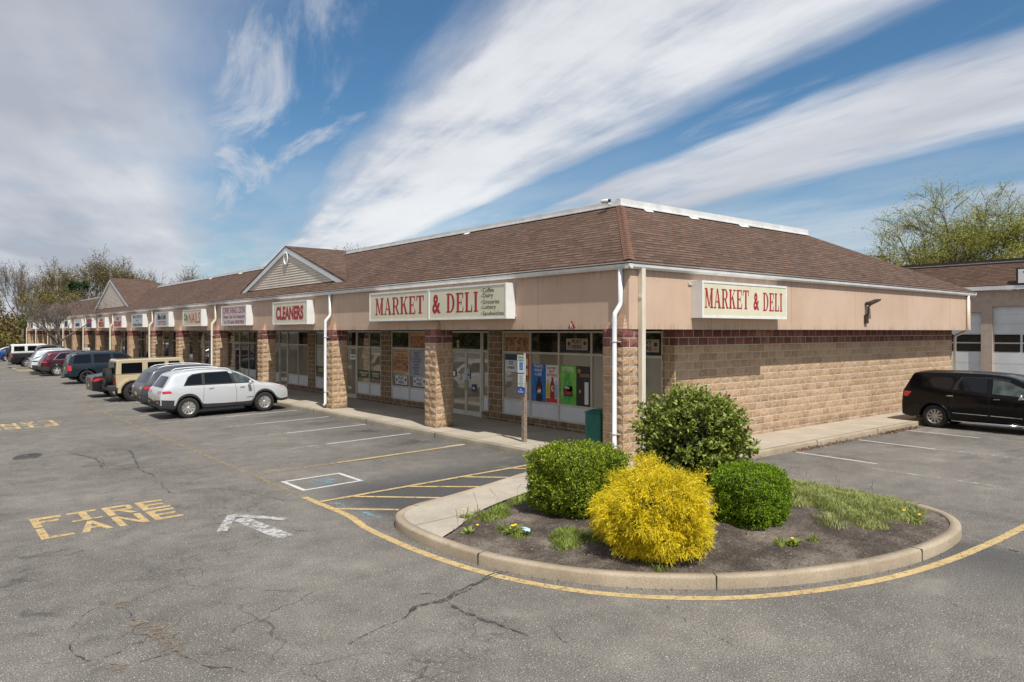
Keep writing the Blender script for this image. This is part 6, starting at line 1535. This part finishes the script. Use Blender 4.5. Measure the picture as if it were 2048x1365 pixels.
cypress()
def viburnum():
    r = random.Random(12); c = Vector((10.65, 7.95, 1.12)); a = Vector((.98, .95, .86)); t = thing('tall_shrub', 'tall loose dark green leafy shrub beside the corner column', 'shrub', (c.x, c.y, .15))
    mb = MB(); st_ = MB()
    for k in range(620):
        d = rv(r)
        if d.z < -.80: continue
        bp = 1+.16*noise.noise(d*2.2+Vector((4, 0, 0)))+.10*noise.noise(d*6)
        sh = Vector((d.x*a.x, d.y*a.y, d.z*a.z))*sbox(d, 2.5)*bp
        p1 = c+sh*r.uniform(.86, 1.05); p0 = c+sh*r.uniform(.45, .7)+Vector((0, 0, -.1))
        st_.tube([p0, (p0+p1)/2+rv(r)*.03, p1], [.008, .006, .003], 3, False)
        ax = (p1-p0).normalized()
        for q in range(24):
            tt = r.uniform(.15, 1.03); p = p0.lerp(p1, tt)+rv(r)*.05*r.random(); dd = (ax*.5+rv(r)+Vector((0, 0, .15))).normalized(); l = r.uniform(.05, .10)
            leaf(mb, p, dd, (rv(r)*.7+Vector((0, 0, 1))+d*.3).normalized(), l, l*.6)
    # inner leaves
    for k in range(5000):
        d = rv(r); p = c+Vector((d.x*a.x, d.y*a.y, d.z*a.z))*r.uniform(.55, .9); leaf(mb, p, rv(r), rv(r), .07, .04)
    mb.build('foliage', M['viburnum'], t); 
    for k in range(16):
        q = rv(r)*.5; st_.tube([(c.x+q.x*.35, c.y+q.y*.35, .12), (c.x+q.x*.8, c.y+q.y*.8, .6), (c.x+q.x*1.5, c.y+q.y*1.5, 1.2)], [.02, .015, .008], 5)
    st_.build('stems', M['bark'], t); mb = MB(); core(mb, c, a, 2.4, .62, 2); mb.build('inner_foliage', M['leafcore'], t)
viburnum()
# weeds
rwd = random.Random(31)
def tuft(mb, x, y, rad, n, h, up=1.):
    for k in range(n):
        a_ = rwd.uniform(0, 6.28); q = rad*math.sqrt(rwd.random()); px_, py_ = x+q*math.cos(a_), y+q*math.sin(a_)
        if not inside((px_, py_), bedd): continue
        z = bedz(px_, py_)-.005; hh = h*rwd.uniform(.4, 1.2)*(1-.5*(q/rad)**2); l = rv(rwd)*.55; d = Vector((l.x, l.y, up)).normalized()
        b = Vector((px_, py_, z)); s = Vector((-math.sin(a_), math.cos(a_), 0))*.005; tip = b+d*hh+Vector((l.x, l.y, -.3))*hh*.35; mid = b+d*hh*.6
        i = len(mb.v); mb.v += [tuple(b-s), tuple(b+s), tuple(mid+s*.8), tuple(mid-s*.8), tuple(tip)]; mb.face((i, i+1, i+2, i+3)); mb.face((i+3, i+2, i+4))
mb = MB()
for x, y, rd, n in ((12.3, 8.6, .3, 500), (12.5, 8.9, .25, 300), (11.6, 7.9, .5, 1200), (10.9, 6.2, .4, 900), (12.0, 8.9, .35, 500), (11.4, 8.6, .4, 600), (11.2, 7.5, .45, 900), (12.4, 5.9, .35, 700), (12.5, 7.0, .35, 700), (10.9, 5.4, .35, 500), (11.9, 4.9, .3, 400), (10.2, 5.2, .25, 200), (12.3, 8.3, .35, 600), (11.9, 8.5, .4, 600), (11.5, 6.5, .45, 900), (12.1, 6.1, .4, 800), (11.2, 5.1, .35, 500), (11.9, 7.3, .55, 1500), (12.2, 6.6, .55, 1900), (11.6, 6.9, .5, 1300), (11.5, 6.1, .5, 1700), (11.9, 5.6, .5, 1500), (11.1, 5.6, .38, 900), (12.3, 5.3, .35, 700), (10.7, 4.95, .32, 600), (11.4, 4.75, .3, 500), (11.0, 7.0, .5, 900), (12.2, 7.7, .4, 700), (12.0, 8.3, .4, 500), (10.6, 6.4, .3, 300)):
    tuft(mb, x, y, rd*1.1, int(n*1.5), .15)
surf('pale_weeds', mb, M['weed'], 'stuff')
mb = MB()
for x, y, rd, n in ((7.01, 9.0, .30, 900), (7.35, 9.25, .2, 300), (7.9, 9.45, .25, 400), (8.4, 9.65, .25, 350), (6.97, 9.45, .1, 90), (6.62, 9.2, .14, 120), (6.62, 7.9, .2, 300), (6.98, 7.3, .28, 900), (6.75, 7.1, .22, 500), (7.2, 7.0, .2, 300), (6.55, 8.2, .14, 120), (8.9, 5.24, .12, 120), (9.3, 5.0, .08, 60), (7.0, 5.75, .1, 60)):
    tuft(mb, x, y, rd, n, .13)
surf('green_weeds', mb, M['grass'], 'stuff')
mb = MB()
for x, y in ((6.3, 8.75), (6.42, 8.9), (6.7, 9.35), (7.0, 9.5), (7.5, 9.62), (8.0, 9.8), (12.6, 7.2), (12.55, 6.8), (12.6, 6.2), (12.5, 5.7), (12.6, 7.8)):
    for k in range(3):
        xx, yy = x+rwd.gauss(0, .08), y+rwd.gauss(0, .08)
        if inside((xx, yy), bedd): z = bedz(xx, yy); mb.tube([(xx, yy, z), (xx+rwd.gauss(0, .02), yy, z+.15), (xx+rwd.gauss(0, .05), yy+rwd.gauss(0, .04), z+rwd.uniform(.22, .36))], [.003, .002, .005], 3)
surf('dry_stalks', mb, mat('dry_stalk', base=(.22, .13, .09), rough=.9), 'stuff')
def dandelion(x, y, n):
    t = thing('dandelion', {0: 'dandelion with yellow flowers beside the blue litter', 1: 'single dandelion by the kerb joint at the left of the bed', 2: 'dandelion flowering near the path edge of the bed', 3: 'dandelion at the right tip of the bed', 4: 'dandelion among seed heads right of the weeds', 5: 'small dandelion on bare soil in front of the right boxwood'}[n], 'dandelion', (x, y, bedz(x, y)))
    mb = MB(); fl_ = MB(); r = random.Random(n)
    for k in range(26):
        a_ = r.uniform(0, 6.28); d = Vector((math.cos(a_), math.sin(a_), r.uniform(.2, .9))).normalized(); leaf(mb, Vector((x+r.gauss(0, .03), y+r.gauss(0, .03), bedz(x, y))), d, Vector((0, 0, 1))+rv(r)*.4, r.uniform(.09, .17), .035)
    mb.build('leaves', M['grass'], t)
    for k in range(3 if n == 0 else 1):
        c = (x+r.gauss(0, .05), y+r.gauss(0, .05), bedz(x, y)+.10); fl_ = MB(); fl_.lathe([(0, .012), (.014, .014), (.025, .006), (.02, -.004), (.003, -.012), (.003, -.10), (0, -.10)], 9, 'z', c); fl_.build('flower', M['flower'], t)
for k, (x, y) in enumerate(((6.60, 8.0), (6.26, 8.62), (6.75, 9.33), (11.5, 4.75), (11.35, 4.55), (9.0, 5.15))): dandelion(x, y, k)
t = thing('litter', 'crumpled pale blue wrapper lying in the weeds at the kerb', 'litter', (6.62, 7.78, bedz(6.62, 7.78)))
mb = MB(); r = random.Random(3)
for k in range(4): mb.poly([(6.62+r.gauss(0, .05), 7.76+r.gauss(0, .05), bedz(6.62, 7.78)+.06+r.uniform(0, .05)) for _ in range(3)])
mb.build('wrapper', mat('blue_wrapper', base=(.45, .62, .75), rough=.4), t)
# dry leaves against the side kerb
mb = MB(); r = random.Random(77)
for cx, n_l in ((15.0, 60), (17.6, 260), (19.0, 220), (22.3, 420), (23.4, 400), (20.5, 120)):
    for k in range(n_l):
        x = cx+r.gauss(0, .45); y = 9.6-abs(r.gauss(0, .09)); leaf(mb, Vector((x, y, .006+r.uniform(0, .05)*max(0, 1-(9.6-y)*6))), rv(r), (Vector((0, 0, 1))+rv(r)*.6).normalized(), r.uniform(.03, .06), .03)
surf('dry_leaves', mb, mat('dry_leaf', fn=leafy([(0, (.10, .05, .025)), (.6, (.20, .11, .06)), (1, (.33, .22, .13))], 0)), 'stuff')
mb = MB(); r = random.Random(78)
for k in range(500):
    i_ = r.randrange(20, len(oi)-40); p = oi[i_]; q = (oi[i_+1]-p).normalized(); n_ = Vector((-q.y, q.x)); p = p-n_*abs(r.gauss(0, .05)); leaf(mb, Vector((p.x, p.y, zg(p.x)+.007)), rv(r), Vector((0, 0, 1)), r.uniform(.01, .03), .012)
surf('kerb_grit', mb, mat('grit', fn=leafy([(0, (.07, .05, .04)), (1, (.20, .16, .12))], 0)), 'stuff')

# ---------------------------------------------------------------- trees
def grow(seed, h, spread, trunk_h, trad, lv, nch, lsize, nleaf, up=.35, leafr=.5, twr=.012, first=5, droop=0.):
    r = random.Random(seed); bk = MB(); lf = MB(); tips = []
    def br(p, d, L_, rad, l):
        n = 4 if l < 2 else 3; pts = [p.copy()]; v = d.copy()
        for k in range(n):
            v = (v+rv(r)*(.20 if l else .06)+Vector((0, 0, up*.25 if l else .1))-Vector((0, 0, droop*.3*l if l > 1 else 0))).normalized(); pts.append(pts[-1]+v*L_/n)
        rs = [rad*(1-.6*k/n) for k in range(n+1)]
        if l <= 1: bk.tube(pts, rs, 7 if l == 0 else 5, False)
        else: bk.tube(pts, rs, 3, False)
        if l >= lv: tips.append((pts, v)); return
        m_ = nch if l else first
        for c in range(m_):
            t_ = r.uniform(.35, 1.) if l else r.uniform(.55, 1.); q = t_*n; i = min(int(q), n-1); pp = pts[i].lerp(pts[i+1], q-i)
            s = rv(r); s = (s-v*s.dot(v)); s.z *= .6
            if s.length < .05: continue
            s.normalize(); nd = (v*.75+s*spread+Vector((0, 0, up))).normalized()
            br(pp, nd, L_*r.uniform(.52, .8)*(1. if l else (h-trunk_h)/trunk_h*.55), max(twr*.5, rs[i]*.6), l+1)
        if l: br(pts[-1], v, L_*.6, max(twr*.5, rs[-1]*.9), l+1)
    br(Vector((0, 0, -.2)), Vector((0, 0, 1)), trunk_h, trad, 0)
    zz = sorted(v[2] for v in bk.v); zmax = zz[int(len(zz)*.985)]; sc = h/zmax
    bk.v = [(x*sc, y*sc, z*sc) for x, y, z in bk.v]
    for pts, v in tips:
        for k in range(nleaf):
            p = pts[r.randrange(1, len(pts))]*sc+rv(r)*leafr*r.random(); d = (rv(r)+Vector((0, 0, -droop))).normalized(); leaf(lf, p, d, rv(r), lsize*r.uniform(.6, 1.4), lsize*(.55 if not droop else .3))
    return bk, lf
TP = {}
def plant_tree(kind, name, label, x, y, h, rz=0, group=None, z=None, sx=1.):
    if kind not in TP:
        args, bm_, lm = KINDS[kind]; bk, lf = grow(**args); o = bk.build('trunk', bm_, fixn=False); a = o.data; C.objects.unlink(o); bpy.data.objects.remove(o)
        b = None
        if lf.v: o = lf.build('crown', lm, fixn=False); b = o.data; C.objects.unlink(o); bpy.data.objects.remove(o)
        TP[kind] = (a, b, args['h'])
    a, b, h0 = TP[kind]; t = thing(name, label, 'tree', (x, y, zg(x) if z is None else z), group, rz); s = h/h0
    for nm, me in (('trunk', a), ('crown', b)):
        if me: o = link(nm, me, t); o.scale = (s*sx, s*sx, s)
    return t
KINDS = {
 'bare': (dict(seed=4, h=5.9, spread=.85, trunk_h=2.0, trad=.16, lv=5, nch=3, lsize=.03, nleaf=1, up=.50, leafr=.1, twr=.013, first=7), M['barkgrey'], M['brownleaf']),
 'oak': (dict(seed=11, h=17, spread=.85, trunk_h=6.5, trad=.32, lv=4, nch=4, lsize=.24, nleaf=7, up=.28, leafr=.7, twr=.05, first=6), M['bark'], M['brownleaf']),
 'oak2': (dict(seed=23, h=17, spread=.75, trunk_h=5.5, trad=.30, lv=4, nch=4, lsize=.25, nleaf=8, up=.36, leafr=.8, twr=.05, first=6), M['bark'], M['olive']),
 'sparse': (dict(seed=37, h=16, spread=.7, trunk_h=5.5, trad=.28, lv=4, nch=4, lsize=.22, nleaf=4, up=.4, leafr=.6, twr=.05, first=5), M['barkgrey'], M['brownleaf']),
 'willow': (dict(seed=41, h=15.5, spread=.72, trunk_h=5., trad=.34, lv=4, nch=4, lsize=.19, nleaf=34, up=.42, leafr=.9, twr=.04, first=7, droop=.25), M['bark'], M['willow']),
 'bush': (dict(seed=51, h=11, spread=.9, trunk_h=3., trad=.2, lv=4, nch=4, lsize=.30, nleaf=16, up=.25, leafr=.9, twr=.04, first=6), M['bark'], M['olive']),
 'fir': (dict(seed=61, h=12, spread=1.2, trunk_h=10, trad=.2, lv=3, nch=5, lsize=.34, nleaf=12, up=-.05, leafr=.5, twr=.04, first=26), M['bark'], M['evergreen']),
 'green': (dict(seed=71, h=7, spread=.9, trunk_h=2., trad=.12, lv=4, nch=3, lsize=.24, nleaf=14, up=.25, leafr=.6, twr=.03, first=6), M['bark'], M['freshgreen']),
}
# median island with the bare tree
med = [(6.2, 67.2), (6.1, 69.2), (6.2, 71.2), (7.0, 71.6), (10.6, 71.6), (11.2, 71.0), (11.2, 67.6), (10.6, 66.9), (7.0, 66.9)]
curb(densify(smooth_path(med, True), .3, True)[::-1], M['curb'], 'far_island_kerb', closed=True, inner=1)
mb = MB(); mb.poly([(x, y, zg(x)+.13) for x, y in smooth_path(med, True)]); surf('far_island_soil', mb, M['soil'])
plant_tree('bare', 'bare_tree', 'small leafless vase-shaped tree in the parking island', 9.3, 69., 5.8, 0, z=.05, sx=1.45)
BG = 'trees beyond the far end of the shops'
spots = [('oak', 9, 160, 15.5, .3, 'leftmost tall thin-leaved tree beyond the car park'), ('sparse', 14.5, 150, 15, 1.2, 'leaning bare-limbed tree second from the left edge'), ('oak', 21, 158, 16.2, 2.2, 'wide brown-leaved tree directly above the end of the shops'),
 ('oak2', 24.5, 150, 17.2, .8, 'tallest olive-leaved tree behind the bare tree'), ('oak', 28.5, 156, 17., 4.0, 'tall brownish tree right of the tallest one'), ('oak2', 31, 148, 15.5, 5.1, 'olive tree just left of the second gable'),
 ('sparse', 35, 160, 15.5, 3., 'thin grey tree right behind the second gable'), ('oak2', 40.5, 150, 15.2, .4, 'rusty olive tree above the second gable roof'), ('oak', 46, 152, 13.8, 1.9, 'smaller rust-coloured tree right of the second gable'),
 ('sparse', 52, 150, 12.4, 2.5, 'low thin tree over the roof right of the second gable'), ('fir', 21.5, 140, 11.5, 0, 'dark evergreen among the brown trees on the left'), ('fir', 33, 142, 11.8, 1, 'dark evergreen just left of the second gable'),
 ('green', 14.3, 128, 6.8, .5, 'fresh green small tree at the far end of the shops'), ('bush', 8, 140, 9.5, 2, 'yellowish low tree at the left edge'), ('bush', 17.5, 138, 10, 4, 'low brown-green tree left of the shops end'),
 ('bush', 27, 140, 10.5, 3, 'low rounded tree behind the bare tree'), ('sparse', 57, 110, 17.2, 1, 'thin treetop just above the roof left of the main gable slope'), ('sparse', 62, 105, 17.2, 3, 'second thin treetop above the parapet')]
for k, x, y, h, rz, l in spots: h *= .94; plant_tree(k, {'fir': 'evergreen_tree', 'bush': 'low_tree', 'green': 'low_tree'}.get(k, 'deciduous_tree'), l, x, y, h, rz, BG)
GR = 'trees behind the garage'
for k, x, y, h, rz, l, sx in (('willow', 78, 27.8, 15.8, .3, 'airy yellow-green tree, left one of the pair above the garage', .95), ('willow', 79, 22, 15.9, 2.6, 'airy yellow-green tree at the right edge above the garage', 1.1), ('bush', 82, 34, 10.6, 0, 'low olive tree at the left foot of the airy trees', 1.), ('bush', 84, 38.5, 9.6, 2, 'rusty low tree where the shop roof meets the garage roof', 1.),
    ('fir', 92, 44.0, 11.8, 1, 'tip of a dark evergreen above the shop roof', .8), ('bush', 86, 30, 11.2, 4, 'olive tree between the airy trees and the garage roof', 1.)):
    plant_tree(k, 'deciduous_tree' if k != 'fir' else 'evergreen_tree', l, x, y, h, rz, GR, sx=sx)
# undergrowth and the wood across the car park
def wood(name, boxes, n, m, ls, seed, kind='stuff'):
    r = random.Random(seed); mb = MB()
    for (x0, y0, x1, y1, h) in boxes:
        for k in range(n):
            x, y = r.uniform(x0, x1), r.uniform(y0, y1); hh = h*(.62+.38*noise.noise(Vector((x*.11, y*.11, seed)))*1.6+.2*noise.noise(Vector((x*.5, y*.5, 1))))
            leaf(mb, Vector((x, y, hh*r.random()**.8)), rv(r), rv(r), ls*r.uniform(.6, 1.4), ls*.6)
    surf(name, mb, m, kind)
wood('undergrowth', [(0, 150, 60, 168, 9.5)], 26000, M['brownleaf'], .55, 2)
wood('understorey', [(-5, 146, 45, 156, 6.)], 6000, M['olive'], .45, 5)
wood('far_wood', [(-75, -60, -55, 170, 13.)], 30000, M['olive'], 1.3, 7)
wood('far_hedge', [(-40, 170, 70, 180, 10.)], 9000, M['brownleaf'], .9, 9)
